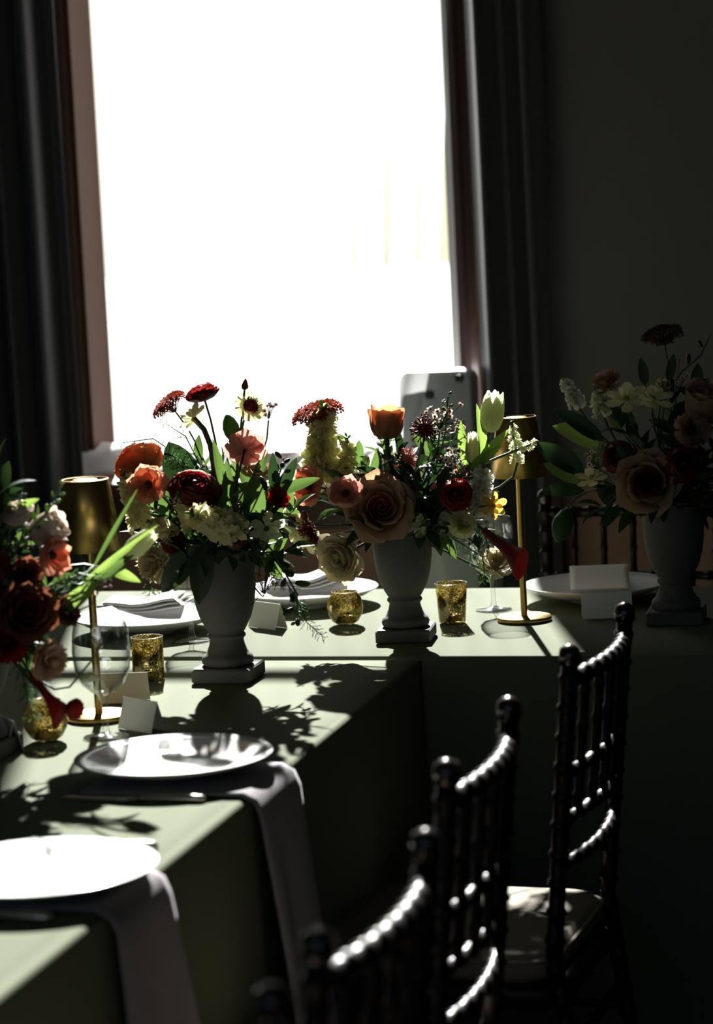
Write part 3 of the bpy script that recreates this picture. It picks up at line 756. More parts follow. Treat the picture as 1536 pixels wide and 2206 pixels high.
def F(kind, u, px, py, dy, size, face, c, label, m2='center_dark', sm='stem_green', sr=.0022, name=None, aspect=1.0, spin=None, tight=1.0):
    """a cut flower standing in urn u: head centre at pixel px, py and dy metres behind the urn's axis"""
    FID[0] += 1; rnd = random.Random(FID[0]*13+5)
    head = aty(px, py, URNS[u].y+dy); R = size/2/ppm(head); ax = camdir(face)
    base = mouth(u, rnd); name = name or KINDNAME[kind]
    t = thing(name, label, name.replace('_', ' '), base, 0, 'cut flowers in the urns')
    if spin is None: spin = rnd.uniform(0, 6.28)
    M = Matrix.Translation(head-base) @ ax.to_track_quat('Z', 'Y').to_matrix().to_4x4() @ Matrix.Rotation(spin, 4, 'Z') @ Matrix.Diagonal((R*tight, R*tight, R*aspect, 1))
    for nm, me, L in HEADS[kind](c, m2, rnd): ob(nm, me, t, M @ L)
    P = [p-base for p in stem_curve(base, head-ax*R*aspect*STEMAT[kind], ax, rnd)]
    ob('stem', mesh('stem', *tube(P, sr, 6), sm), t)
    return t
# ---- spikes of many florets
def floret_geo():
    pr = []
    for q, (n, r, z) in enumerate([(5, 1., .1), (4, .6, .35)]):
        for i in range(n):
            v, f = petal_geo([(.05, -.3), (r*.5, -.05), (r, z)], 170/n, .25, .14, 2.2, nu=2, nv=3, seed=i)
            a = 2*PI*i/n+q*.6; cs, sn = math.cos(a), math.sin(a)
            pr.append(([(x*cs-y*sn, x*sn+y*cs, zz) for x, y, zz in v], f))
    return join(*pr)
def STOCK(u, px, py, dy, length, width, face, c, label, n=22, sm='stem_green', buds=7, name='stock_flower', fs=.72):
    """a spike of ruffled florets with green buds at its tip; px, py is the middle of the spike"""
    FID[0] += 1; rnd = random.Random(FID[0]*13+5)
    mid = aty(px, py, URNS[u].y+dy); k = ppm(mid); L, Wd = length/k, width/k; ax = camdir(face)
    base = mouth(u, rnd); t = thing(name, label, name.replace('_', ' '), base, 0, 'cut flowers in the urns')
    lo, hi = mid-ax*L*.5, mid+ax*L*.5
    e1 = ax.orthogonal().normalized(); e2 = ax.cross(e1)
    me = cmesh('floret', 'floret', floret_geo, c)
    for i in range(n):
        f = (i+.5)/n; a = i*2.39996+rnd.uniform(-.3, .3); s = (1-.38*f)*rnd.uniform(.75, 1.15)
        rad = Wd*.5*(1-fs*.55)*s; d = (e1*math.cos(a)+e2*math.sin(a))
        p = lo+(hi-lo)*(f*.86)+d*rad*.8; nrm = (d+ax*(.25+.6*f)).normalized()
        S = Wd*.5*fs*(1-.35*f)*rnd.uniform(.7, 1.15)
        ob('floret', me, t, Matrix.Translation(p-base) @ nrm.to_track_quat('Z', 'Y').to_matrix().to_4x4() @ Matrix.Rotation(rnd.uniform(0, 6), 4, 'Z') @ Matrix.Scale(S, 4))
    mb = cmesh('sbud', 'bud', ball(.5, 1., 0, 6), 'leaf_bright')
    for i in range(buds):
        f = .80+.20*i/max(1, buds-1); a = i*2.4; d = e1*math.cos(a)+e2*math.sin(a)
        p = lo+(hi-lo)*f+d*Wd*.13*(1.1-f+.3); nrm = (d*.7+ax).normalized()
        ob('bud', mb, t, Matrix.Translation(p-base) @ nrm.to_track_quat('Z', 'Y').to_matrix().to_4x4() @ Matrix.Scale(Wd*.075, 4))
    P = [p-base for p in stem_curve(base, lo, ax, rnd, 7)]+[hi-base-ax*L*.05]
    ob('stem', mesh('stem', *tube(P, .0026, 6), sm), t)
    return t
def LACE(u, px, py, dy, width, face, c, label, sm='stem_brown', rays=34):
    """flat umbel of tiny florets on fine rays"""
    FID[0] += 1; rnd = random.Random(FID[0]*13+5)
    head = aty(px, py, URNS[u].y+dy); R = width/2/ppm(head); ax = camdir(face); base = mouth(u, rnd)
    t = thing('lace_flower', label, 'lace flower', base, 0, 'cut flowers in the urns')
    e1 = ax.orthogonal().normalized(); e2 = ax.cross(e1); fork = head-ax*R*.75
    def clus():
        pr = []
        for i in range(22):
            q = math.sqrt((i+.5)/22); a = i*2.39996; x, y, z = q*math.cos(a), q*math.sin(a), .35*(1-q*q)+.15*math.sin(i*2.1)
            pr.append(lathe([(.001, z-.17), (.24, z), (.001, z+.2)], 5, False, x, y, 0))
            pr.append(([(x-.02, y, z), (x+.02, y, z), (0.02*x, .02*y, -.9), ], [(0, 1, 2)]))
        return join(*pr)
    me = cmesh('umbellet', 'floret_cluster', clus, c); tubes = []
    for i in range(rays):
        q = math.sqrt((i+.5)/rays); a = i*2.39996
        p = head+(e1*math.cos(a)+e2*math.sin(a))*R*.86*q-ax*R*.22*q*q
        n_ = (p-fork).normalized()
        ob('floret_cluster', me, t, Matrix.Translation(p-base) @ n_.to_track_quat('Z', 'Y').to_matrix().to_4x4() @ Matrix.Scale(R*rnd.uniform(.17, .25), 4))
        tubes.append(tube([fork-base, (fork+p)/2-base+ax*R*.03, p-n_*R*.12-base], R*.016, 4))
    ob('rays', mesh('rays', *join(*tubes), sm), t)
    P = [p-base for p in stem_curve(base, fork, ax, rnd)]
    ob('stem', mesh('stem', *tube(P, .0017, 6), sm), t)
    return t
def wax_geo():
    pr, idx = [], []
    for i in range(5):
        v, f = petal_geo([(.2, 0), (.6, .06), (1., .16)], 31, .3, nu=2, nv=2)
        a = 2*PI*i/5; cs, sn = math.cos(a), math.sin(a); pr.append(([(x*cs-y*sn, x*sn+y*cs, z) for x, y, z in v], f)); idx += [0]*len(f)
    v, f = lathe([(.06, -.7), (.36, -.1), (.38, .1), (.25, .16), (.001, .10)], 7, False); pr.append((v, f)); idx += [1]*len(f)
    V, Fc = join(*pr); return V, Fc, idx
def WAX(u, px, py, dy, spread, n, c, label, fsz=15, c2='dark_red', sm='stem_green', seed=0, name='waxflower', face=(0, .6, .5)):
    """spray of small five petalled flowers around px, py"""
    FID[0] += 1; rnd = random.Random(FID[0]*13+5+seed)
    mid = aty(px, py, URNS[u].y+dy); k = ppm(mid); base = mouth(u, rnd)
    t = thing(name, label, name, base, 0, 'cut flowers in the urns')
    kk = ('wax', c, c2)
    if kk not in CACHE:
        V, Fc, idx = wax_geo(); CACHE[kk] = mesh('floret', V, Fc, None, True, [c, c2], idx)
    fork = mid-UP*(spread*.75/k)+(base-mid).normalized()*(spread*.3/k)
    tubes = [tube([p-base for p in stem_curve(base, fork, UP, rnd)], .0015, 5)]
    for i in range(n):
        p = mid+RIGHT*rnd.gauss(0, .42)*spread/k+UP*rnd.gauss(0, .42)*spread/k+TOWARD*rnd.gauss(0, .35)*spread/k
        d = (camdir(face)+(p-mid)*k/spread*.9+Vector((rnd.uniform(-.4, .4), rnd.uniform(-.4, .4), rnd.uniform(-.3, .3)))).normalized()
        S = fsz/2/k*rnd.uniform(.75, 1.1)
        ob('floret', CACHE[kk], t, Matrix.Translation(p-base) @ d.to_track_quat('Z', 'Y').to_matrix().to_4x4() @ Matrix.Scale(S, 4))
        tubes.append(tube([fork-base+(p-fork)*.1, (fork+p)/2-base+UP*.004, p-d*S*.6-base], .0007, 4))
    ob('stem', mesh('stem', *join(*tubes), sm), t)
    return t
def SPRIG(u, pts, dy, label, c='leaf', n=9, bsz=16, name='bud_sprig', sm='stem_green', tipm=None):
    """stalk through the pixels pts with small oval buds along its upper half"""
    FID[0] += 1; rnd = random.Random(FID[0]*13+5)
    W = [aty(x, y, URNS[u].y+dy) for x, y in pts]; base = mouth(u, rnd)
    t = thing(name, label, name.replace('_', ' '), base, 0, 'cut flowers in the urns')
    P = stem_curve(base, W[0], (W[1]-W[0]).normalized(), rnd, 6)+W[1:]
    k = ppm(W[-1]); mb = cmesh('sprigbud', 'bud', ball(.48, 1., 0, 7), c)
    tubes = [tube([p-base for p in P], [.0018]*(len(P)-1)+[.0009], 5)]
    seg = W if len(W) > 1 else P[-2:]
    for i in range(n):
        f = (i+.3)/n*(len(seg)-1); j = min(int(f), len(seg)-2); p = seg[j].lerp(seg[j+1], f-j)
        ax = (seg[j+1]-seg[j]).normalized(); e = ax.orthogonal(); a = i*2.4
        d = (Matrix.Rotation(a, 3, ax) @ e*.9+ax*.8).normalized(); S = bsz/2/k*rnd.uniform(.7, 1.1)*(1.15-.5*i/n)
        ob('bud', mb, t, Matrix.Translation(p+d*S*1.5-base) @ d.to_track_quat('Z', 'Y').to_matrix().to_4x4() @ Matrix.Scale(S, 4))
        tubes.append(tube([p-base, p+d*S*.8-base], .0007, 4))
    ob('stem', mesh('stem', *join(*tubes), sm), t)
    return t
def leaf_geo(p0, p1, w, nrm, bend=.15, curl=.18, fold=.25, nu=8):
    """pointed blade from p0 to p1, bowed along nrm and folded on its midrib"""
    p0, p1 = Vector(p0), Vector(p1); d = p1-p0; L = d.length; t = d.normalized()
    nrm = (nrm-t*nrm.dot(t)).normalized(); sd = t.cross(nrm); V, Fc = [], []
    for i in range(nu+1):
        f = i/nu; hw = w*.5*(math.sin(PI*min(1., f**.8))**.75)*(1 if f < 1 else 0)+.0006
        c = p0+d*f+nrm*L*bend*math.sin(PI*f*.9)
        for s in (-1, -.5, 0, .5, 1):
            V.append(c+sd*hw*s+nrm*hw*(fold*abs(s)+curl*.3*math.sin(f*7+s)))
    for i in range(nu):
        for j in range(4): Fc.append((i*5+j, i*5+5+j, i*5+6+j, i*5+1+j))
    return V, Fc
def LEAF(u, a, b, dy, w, c, label, dy2=None, face=(0, .3, 1), bend=.12, name='leaf_blade', sm='stem_green'):
    """a long single leaf from pixel a to its tip at pixel b"""
    FID[0] += 1; rnd = random.Random(FID[0]*13+5)
    pa, pb = aty(*a, URNS[u].y+dy), aty(*b, URNS[u].y+(dy if dy2 is None else dy2)); base = mouth(u, rnd)
    t = thing(name, label, 'leaf', base, 0, 'leaves in the urns')
    ob('blade', mesh('blade', *leaf_geo(pa-base, pb-base, w/ppm(pa), camdir(face), bend), c), t)
    ob('stem', mesh('stem', *tube([p-base for p in stem_curve(base, pa+(pb-pa)*.04, (pb-pa).normalized(), rnd, 6)], .0018, 5), sm), t)
    return t
def FOLIAGE(u, dirs, label, c='leaf_dark', L=.19, lw=.026, ll=.06, nl=8, name='foliage_stem'):
    """a leafy twig; dirs = (right, up, toward) in metres from the urn mouth to its tip"""
    FID[0] += 1; rnd = random.Random(FID[0]*13+5)
    base = mouth(u, rnd, .03); tip = Vector((URNS[u].x, URNS[u].y, TZ+URNH))+RIGHT*dirs[0]+UP*dirs[1]+TOWARD*dirs[2]
    h = 'left' if dirs[0] < -.03 else 'right' if dirs[0] > .05 else 'middle'; v = 'low' if dirs[1] < .04 else 'high' if dirs[1] > .105 else 'mid-height'; d_ = 'front' if dirs[2] > .04 else 'back'
    t = thing(name, label % (v, h, d_), 'foliage', base, 0, 'leafy twigs in the urns')
    P = stem_curve(base, tip, (tip-base+Vector((0, 0, -.03))).normalized(), rnd, 10)
    ob('stem', mesh('stem', *tube([p-base for p in P], [.0018]*9+[.0012, .0006], 5), 'stem_green'), t)
    for i in range(nl):
        f = 3.4+6.4*i/(nl-1); j = min(int(f), 9); p = P[j].lerp(P[j+1], f-j); ax = (P[j+1]-P[j]).normalized()
        e = ax.orthogonal().normalized(); d = (Matrix.Rotation(i*2.4+rnd.uniform(-.4, .4), 3, ax) @ e+ax*.7).normalized()
        if i == nl-1: d = ax
        q = p+d*ll*rnd.uniform(.75, 1.15)
        ob('leaf', mesh('leaf', *leaf_geo(p-base, q-base, lw*rnd.uniform(.8, 1.2), (UP*.8+TOWARD*rnd.uniform(-.6, .6)+RIGHT*rnd.uniform(-.5, .5)), .12, nu=5), c), t)
    return t
def FERN(u, pts, dy, label, c='fern', width=60, n=46):
    """feathery asparagus fern along the pixels pts"""
    FID[0] += 1; rnd = random.Random(FID[0]*13+5)
    W = [aty(x, y, URNS[u].y+dy) for x, y in pts]; base = mouth(u, rnd); k = ppm(W[-1])
    t = thing('asparagus_fern', label, 'fern', base, 0, 'asparagus fern in the urns')
    P = stem_curve(base, W[0], (W[1]-W[0]).normalized(), rnd, 5)+W[1:]
    ob('stem', mesh('stem', *tube([p-base for p in P], [.0013]*(len(P)-1)+[.0005], 4), 'stem_green'), t)
    pr = []
    for i in range(n):
        f = (i+.5)/n*(len(W)-1); j = min(int(f), len(W)-2); p = W[j].lerp(W[j+1], f-j); ax = (W[j+1]-W[j]).normalized()
        e = ax.orthogonal().normalized(); d = (Matrix.Rotation(i*2.4+rnd.uniform(-.5, .5), 3, ax) @ e+ax*rnd.uniform(.3, .9)).normalized()
        Lb = width/2/k*rnd.uniform(.5, 1.1)*(1-.4*i/n); q = p+d*Lb+Vector((0, 0, -.1*Lb)); pr.append(tube([p-base, q-base], .00035, 3))
        for m_ in range(10):
            g = .25+.75*m_/10; s = p.lerp(q, g); dd = (d*.7+Vector((rnd.uniform(-1, 1), rnd.uniform(-1, 1), rnd.uniform(-1, 1)))*.8).normalized()
            x = s+dd*Lb*.28*rnd.uniform(.6, 1.1); w_ = dd.orthogonal().normalized()*.00055
            pr.append(([s-w_-base, s+w_-base, x-base], [(0, 1, 2)]))
    o = ob('fronds', mesh('fronds', *join(*pr), c, False), t); o['kind'] = 'stuff'
    return t

# ---------------- bouquet in the grey urn on the nearer table (urn 1)
LACE(1, 357, 862, .03, 92, (-.55, .75, .15), 'lace_rust', 'rust lace flower head against the bright curtain, top left of its bouquet')
F('ran2', 1, 437, 850, .02, 78, (-.25, .9, .1), 'dark_red', 'dark red ranunculus in profile at the top of the backlit bouquet', 'maroon', 'stem_dark', aspect=.85)
F('star', 1, 418, 902, -.01, 72, (-.55, .35, -.5), 'lemon', 'cream narcissus-like bloom with a thick bent stem under the dark red ranunculus', 'center_yellow', 'stem_dark', sr=.0055, name='daffodil')
F('scab', 1, 538, 878, .0, 70, (.35, .45, .7), 'lemon', 'cream scabiosa with a dark domed centre at the top', 'maroon')
F('bud', 1, 528, 828, .0, 26, (.15, 1, 0), 'rust', 'single tiny red bud highest above the scabiosa', 'leaf')
WAX(1, 580, 880, .0, 24, 7, 'rust', 'sprig of brown red florets right of the cream scabiosa', 12, 'maroon', 'stem_dark')
F('egg', 1, 497, 922, .0, 62, (-.2, .9, .3), 'leaf', 'plump green bud standing below the cream scabiosa', aspect=1.05, name='poppy_bud')
F('ran', 1, 527, 970, -.03, 88, (.1, .35, -.9), 'pink', 'peach pink ranunculus seen from behind, stem hooking down', sm='stem_dark')
F('ran2', 1, 300, 1000, .03, 112, (-.4, .5, -.65), 'orange', 'large pale orange ranunculus glowing at the left of the bouquet', 'orange', aspect=.95)
F('ran', 1, 322, 1045, -.07, 90, (-.2, .25, .8), 'coral', 'coral butterfly ranunculus right of the dark lamp shade')
F('ran2', 1, 418, 1058, -.09, 118, (.1, .75, .5), 'dark_red', 'broad dark red ranunculus deep in the backlit bouquet', 'maroon', aspect=.8)
STOCK(1, 284, 1072, -.03, 125, 74, (-.25, .9, .2), 'lemon', 'pale yellow stock spike beside the lamp shade', 24)
STOCK(1, 452, 1122, -.15, 140, 100, (-.55, .35, .6), 'lemon', 'broad cream stock cluster at the centre front of the bouquet', 30)
STOCK(1, 400, 1100, -.12, 90, 56, (-.35, .85, .2), 'lemon', 'small budding cream stock spike left of the broad cluster', 12, buds=12)
F('star', 1, 573, 1137, -.05, 82, (.15, -.3, .75), 'greenwhite', 'white nodding bloom on a pale green stalk at the right of the bouquet', 'leaf_bright', name='hellebore', sr=.0017)
WAX(1, 515, 1095, -.06, 42, 16, 'pink', 'dim sprinkle of pinkish waxflower right of the cream stock', 11, 'maroon', 'stem_dark')
WAX(1, 560, 1060, .04, 30, 9, 'blush', 'blush florets behind the green leaves at the bouquet centre', 20, 'maroon')
WAX(1, 575, 1245, -.02, 46, 26, 'rust', 'drooping dark sprig of tiny brown florets right of the grey urn', 9, 'maroon', 'stem_dark', face=(.2, -.6, .3))
F('ruffle', 1, 335, 1212, -.05, 92, (-.5, -.1, .7), 'cream', 'dim cream carnation low on the left of the grey urn')
F('ran', 1, 548, 1022, .06, 80, (.2, .6, .3), 'peach', 'peach ranunculus half hidden behind green leaves')
LEAF(1, (478, 1110), (455, 945), -.05, 26, 'leaf', 'tall bright green leaf curving up the bouquet centre', face=(.5, .1, .9))
LEAF(1, (505, 1110), (492, 985), -.03, 32, 'leaf', 'broad upright green leaf below the pink ranunculus', face=(-.4, .1, .9))
LEAF(1, (545, 1130), (548, 1020), -.06, 50, 'leaf', 'round green leaf below the pink ranunculus stem', face=(.1, .2, 1))
LEAF(1, (400, 1060), (362, 952), .0, 78, 'leaf_dark', 'dark broad leaf behind the feathery fern', face=(.3, .1, .9))
LEAF(1, (420, 1180), (350, 1275), -.09, 54, 'leaf_dark', 'dark leaf hanging down to a point left of the grey urn', face=(.2, .4, .9))
LEAF(1, (440, 1170), (428, 1302), -.09, 52, 'leaf_dark', 'dark leaf hanging over the front of the grey urn', face=(.1, .3, 1))
LEAF(1, (600, 1070), (640, 985), .0, 26, 'leaf_dark', 'dark spiky leaf rising between the two bouquets', bend=.05)
LEAF(1, (590, 1060), (588, 975), .0, 22, 'leaf_dark', 'narrow dark leaf left of the spiky leaf between the bouquets', bend=.05)
LEAF(1, (600, 1060), (690, 1030), .0, 24, 'leaf', 'narrow green leaf pointing right between the bouquets', bend=.08)
SPRIG(1, [(570, 1080), (600, 1030), (612, 985)], .01, 'dark star leaved sprig rising between the two bouquets', 'leaf_dark', 10, 30)
FERN(1, [(430, 1040), (390, 985), (330, 945), (255, 955)], .0, 'feathery fern spray reaching left over the orange ranunculus', width=46)
FERN(1, [(430, 1060), (395, 1010), (370, 985)], -.04, 'dense fern tuft over the dark broad leaf', width=84, n=70)
FERN(1, [(440, 1020), (400, 940), (345, 905)], .03, 'thin fern wisps below the rust lace flower', width=60, n=26)
FERN(1, [(600, 1230), (640, 1290), (660, 1340), (700, 1375)], -.10, 'fern trailing down to the cloth between the urns', width=64, n=60)
SPRIG(1, [(590, 1190), (640, 1280), (640, 1345)], -.08, 'leafy green sprig dangling onto the cloth between the urns', 'leaf', 12, 34)
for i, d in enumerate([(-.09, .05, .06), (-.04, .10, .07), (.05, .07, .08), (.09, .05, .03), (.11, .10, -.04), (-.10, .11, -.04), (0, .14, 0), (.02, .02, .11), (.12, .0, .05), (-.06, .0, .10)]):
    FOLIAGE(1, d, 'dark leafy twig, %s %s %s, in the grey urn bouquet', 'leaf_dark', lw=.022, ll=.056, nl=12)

# ---------------- bouquet in the silhouetted urn (urn 2)
F('rosecup', 2, 833, 912, .0, 82, (.05, 1, -.12), 'apricot', 'single apricot rose standing tall on a straight dark stem', 'peach', 'stem_dark', .0052, aspect=.90)
F('rose', 2, 820, 1095, -.09, 140, (.08, .22, 1), 'peach', 'large open peach rose facing the viewer above the black urn', 'apricot', sm='stem_dark', sr=.003, aspect=.8)
F('rose', 2, 738, 1198, -.07, 108, (-.55, -.2, .75), 'cream', 'big dim cream rose drooping left of the black urn', 'cream', sr=.003)
F('rose', 2, 850, 1010, .05, 100, (.05, .9, .15), 'cream', 'sunlit cream rose behind the straight dark stem', 'white', sr=.003)
F('rose', 2, 785, 1034, .01, 90, (-.2, .9, .1), 'white', 'bright white rose just behind the large peach rose', 'white', sr=.003)
F('ran', 2, 745, 1064, -.13, 80, (-.15, .45, .8), 'pink', 'dusty pink butterfly ranunculus left of the large peach rose')
F('ran', 2, 668, 1048, -.11, 88, (-.45, .1, .6), 'coral', 'bright coral butterfly ranunculus between the two bouquets', 'center_dark')
LACE(2, 680, 876, .02, 124, (-.25, .95, .15), 'lace_rust', 'wide tilted rust lace flower against the curtain, middle of the table', 'stem_green')
STOCK(2, 692, 950, .0, 165, 110, (.1, 1, .1), 'lemon', 'tall yellow stock spike below the tilted lace flower', 30)
STOCK(2, 745, 990, .0, 110, 72, (.1, 1, .2), 'lemon', 'yellow stock spike left of the straight rose stem', 18)
STOCK(2, 640, 1130, -.02, 120, 76, (-.3, .8, .4), 'lemon', 'pale stock blossoms low between the two bouquets', 18)
F('pod', 2, 915, 925, .0, 66, (.05, .7, .4), 'maroon', 'spiky maroon pincushion head right of the tall rose', 'leaf')
F('pod', 2, 876, 990, -.01, 56, (.2, .5, .5), 'pink', 'pinkish spent scabiosa head below the spiky maroon head', 'maroon', sm='stem_dark')
F('bud', 2, 655, 1110, -.06, 30, (-.1, .6, .6), 'rust', 'red brown bud highest of three between the bouquets', 'maroon')
F('pod', 2, 662, 1142, -.06, 44, (.1, .7, .4), 'dark_red', 'shaggy red brown seed head between the bouquets', 'maroon')
F('bud', 2, 628, 1118, -.06, 26, (-.4, .5, .6), 'rust', 'red brown bud at the left end of a pale stalk between the bouquets', 'maroon')
F('pod', 2, 676, 1162, -.06, 34, (.3, .2, .6), 'dark_red', 'small red brown seed head lowest between the bouquets', 'maroon')
WAX(2, 950, 892, .0, 34, 20, 'blush', 'pale waxflower spray at the top, right of the spiky maroon head', 16)
WAX(2, 975, 985, -.03, 34, 20, 'white', 'bright white waxflower cluster in the sun right of centre', 18)
WAX(2, 995, 1010, -.02, 26, 10, 'pink', 'reddish waxflower buds below the bright white waxflower', 17)
WAX(2, 975, 925, .0, 24, 9, 'blush', 'small pale waxflowers between the two waxflower clusters', 17)
SPRIG(2, [(960, 930), (963, 885), (966, 845)], .0, 'green needle tipped stalk in front of the white appliance', 'leaf', 9, 15)
F('tulip', 2, 1060, 888, .0, 70, (.15, 1, .2), 'greenwhite', 'white tulip glowing in the sun left of the right lamp', sr=.0036, aspect=1.15)
F('tulip', 2, 1018, 965, -.02, 44, (.1, 1, .1), 'greenwhite', 'small green white tulip bud below the white tulip', sr=.003, aspect=1.4)
LEAF(2, (1010, 1010), (994, 905), -.02, 26, 'leaf_bright', 'upright bright leaf left of the small tulip bud', bend=.05, face=(-.6, .2, .8))
LEAF(2, (1040, 1010), (1025, 870), -.01, 26, 'leaf_bright', 'upright green leaf clasping the white tulip', bend=.05, face=(.6, .2, .8))
LEAF(2, (1028, 1010), (1098, 925), -.02, 24, 'leaf_bright', 'bright green leaf crossing the right lamp shade', bend=.10, face=(-.3, .3, .9))
LEAF(2, (1012, 1012), (1082, 960), -.03, 22, 'leaf_bright', 'yellow green lit leaf below the one crossing the lamp shade', bend=.16)
STOCK(2, 1108, 950, -.01, 100, 44, (-.1, 1, .2), 'greenwhite', 'pale green stock sprig before the right lamp shade', 14)
STOCK(2, 1142, 958, -.02, 46, 40, (.7, .3, .4), 'greenwhite', 'small pale stock florets at the lamp shade edge', 7, buds=2)
F('ran2', 2, 983, 1067, -.07, 76, (-.1, .35, .85), 'red', 'deep red ranunculus glowing low on the right of the bouquet', 'dark_red', aspect=.9, tight=.95)
F('bud', 2, 931, 1050, -.05, 40, (.1, .8, .2), 'pink', 'pink rosebud left of the deep red ranunculus', 'leaf', aspect=1.0)
STOCK(2, 1035, 1050, -.03, 110, 76, (.2, .9, .3), 'white', 'white stock cluster right of the deep red ranunculus', 26)
STOCK(2, 960, 1120, -.05, 80, 54, (.1, .7, .6), 'greenwhite', 'greenish white florets below the deep red ranunculus', 14)
F('ruffle', 2, 995, 1130, -.08, 66, (.2, .3, .9), 'lemon', 'pale yellow carnation below the deep red ranunculus')
F('star', 2, 1062, 1090, -.06, 58, (.3, .1, .7), 'yellow', 'yellow bloom hanging right of the white stock', 'center_yellow', name='freesia')
F('calla', 2, 1078, 1172, -.06, 98, (.62, -.55, .35), 'dark_red', 'dark red calla lily pointing down over the lamp pole', 'center_yellow', sr=.003, tight=1.0)
F('ruffle', 2, 1070, 1216, .0, 84, (.1, .6, .5), 'cream', 'yellowish frilled bloom hanging at the rim of the pink tinged glass')
LEAF(2, (800, 1060), (815, 962), -.02, 22, 'leaf', 'dark pointed leaf left of the straight rose stem', bend=.06)
FERN(2, [(930, 1130), (1000, 1175), (1040, 1200), (1045, 1250)], -.03, 'green fern trailing right of the black urn', width=80, n=70)
FERN(2, [(940, 1000), (935, 950), (950, 915)], .02, 'wispy fern behind the spiky maroon head', width=60, n=40)
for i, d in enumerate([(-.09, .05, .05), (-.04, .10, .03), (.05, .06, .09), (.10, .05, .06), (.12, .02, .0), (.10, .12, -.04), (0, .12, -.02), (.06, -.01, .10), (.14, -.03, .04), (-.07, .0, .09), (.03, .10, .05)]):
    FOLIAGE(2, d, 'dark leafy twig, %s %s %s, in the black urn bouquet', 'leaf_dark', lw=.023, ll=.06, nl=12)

# ---------------- dim bouquet on the right (urn 3)
LACE(3, 1425, 712, .03, 96, (-.2, .9, .3), 'rust', 'dim rust lace flower highest against the taupe wall at the right', 'stem_green', 36)
SPRIG(3, [(1470, 800), (1510, 765), (1530, 722)], .0, 'curved thin stalk with a bud at the right edge of the picture', 'leaf_dark', 2, 22)
F('ruffle', 3, 1308, 824, -.03, 66, (-.3, .6, .5), 'peach', 'frilled peach bloom standing above the dim bouquet')
STOCK(3, 1228, 842, -.04, 70, 54, (-.4, .9, .2), 'white', 'pale stock spike at the left tip of the dim bouquet', 18)
STOCK(3, 1290, 862, -.03, 60, 56, (-.2, .8, .4), 'greenwhite', 'greenish stock cluster below the frilled peach bloom', 16)
F('star', 3, 1350, 862, -.05, 92, (-.1, .7, .5), 'lemon', 'pale yellow bloom at the left of two atop the dim bouquet', 'center_yellow', name='daffodil')
F('star', 3, 1405, 862, -.04, 92, (.1, .75, .4), 'lemon', 'pale yellow bloom at the right of two atop the dim bouquet', 'center_yellow', name='daffodil')
F('ran', 3, 1432, 838, .0, 50, (.3, .7, .3), 'cream', 'small cream bloom behind the two pale yellow blooms')
F('rosecup', 3, 1515, 872, -.03, 92, (.1, .8, .4), 'peach', 'dim peach rose cut by the right edge of the picture', 'peach', aspect=1.0)
F('ran2', 3, 1335, 985, -.08, 76, (-.3, .3, .9), 'dark_red', 'dim dark red bloom left of the big shaded rose', 'maroon')
F('rose', 3, 1395, 1040, -.10, 128, (-.15, .1, 1), 'peach', 'big shaded peach rose over the dim urn', 'dark_red', sr=.003)
F('star', 3, 1275, 1032, -.07, 76, (-.2, .85, .4), 'lemon', 'dim pale yellow flower low at the left of the dim bouquet', 'center_yellow', name='freesia')
F('egg', 3, 1212, 1132, -.06, 78, (-.35, -.9, .2), 'leaf', 'closed tulip hanging head down over the shaded plate', name='tulip_bud', aspect=1.0)
WAX(3, 1285, 990, -.06, 26, 12, 'blush', 'dim pinkish waxflower sprig above the dim pale yellow flower', 13)
WAX(3, 1455, 820, .0, 36, 12, 'blush', 'dim pink dots of waxflower below the lace flower', 12)
F('ruffle', 3, 1490, 925, -.07, 84, (.1, .3, .9), 'peach', 'dim frilled bloom below the rose at the right edge')
F('ran2', 3, 1470, 1000, -.10, 80, (.1, .2, 1), 'dark_red', 'dim red bloom right of the big shaded rose', 'maroon')
LEAF(3, (1300, 950), (1192, 880), -.05, 34, 'leaf_dark', 'dark leaf reaching left, topmost at the edge of the dim bouquet')
LEAF(3, (1290, 965), (1190, 920), -.06, 52, 'leaf_bright', 'yellow green leaf catching light at the left of the dim bouquet', face=(0, .6, .7))
LEAF(3, (1260, 1020), (1150, 955), -.05, 46, 'leaf_dark', 'long dark leaf reaching left toward the lamp shade')
LEAF(3, (1250, 1040), (1170, 1000), -.06, 40, 'leaf', 'green leaf reaching left below the lamp shade', face=(0, .5, .8))
LEAF(3, (1260, 1058), (1165, 1062), -.06, 30, 'leaf_dark', 'arching dark leaf lowest at the left of the dim bouquet', bend=.3)
LEAF(3, (1390, 830), (1380, 770), .0, 22, 'leaf_dark', 'dark leaf standing left below the dim lace flower', bend=.05)
LEAF(3, (1440, 820), (1452, 762), .0, 20, 'leaf_dark', 'dark leaf standing right below the dim lace flower', bend=.05)
for i, d in enumerate([(-.12, .05, .03), (-.06, .10, .05), (.05, .07, .08), (.09, .10, .03), (-.10, .16, -.02), (0, .20, 0), (.05, .22, 0), (-.04, .02, .10), (-.14, .0, .02), (.06, .0, .10), (-.08, .08, .08), (.02, .12, .07)]):
    FOLIAGE(3, d, 'dark leafy twig, %s %s %s, in the dim far right bouquet', 'leaf_dark', lw=.024, ll=.062, nl=12)

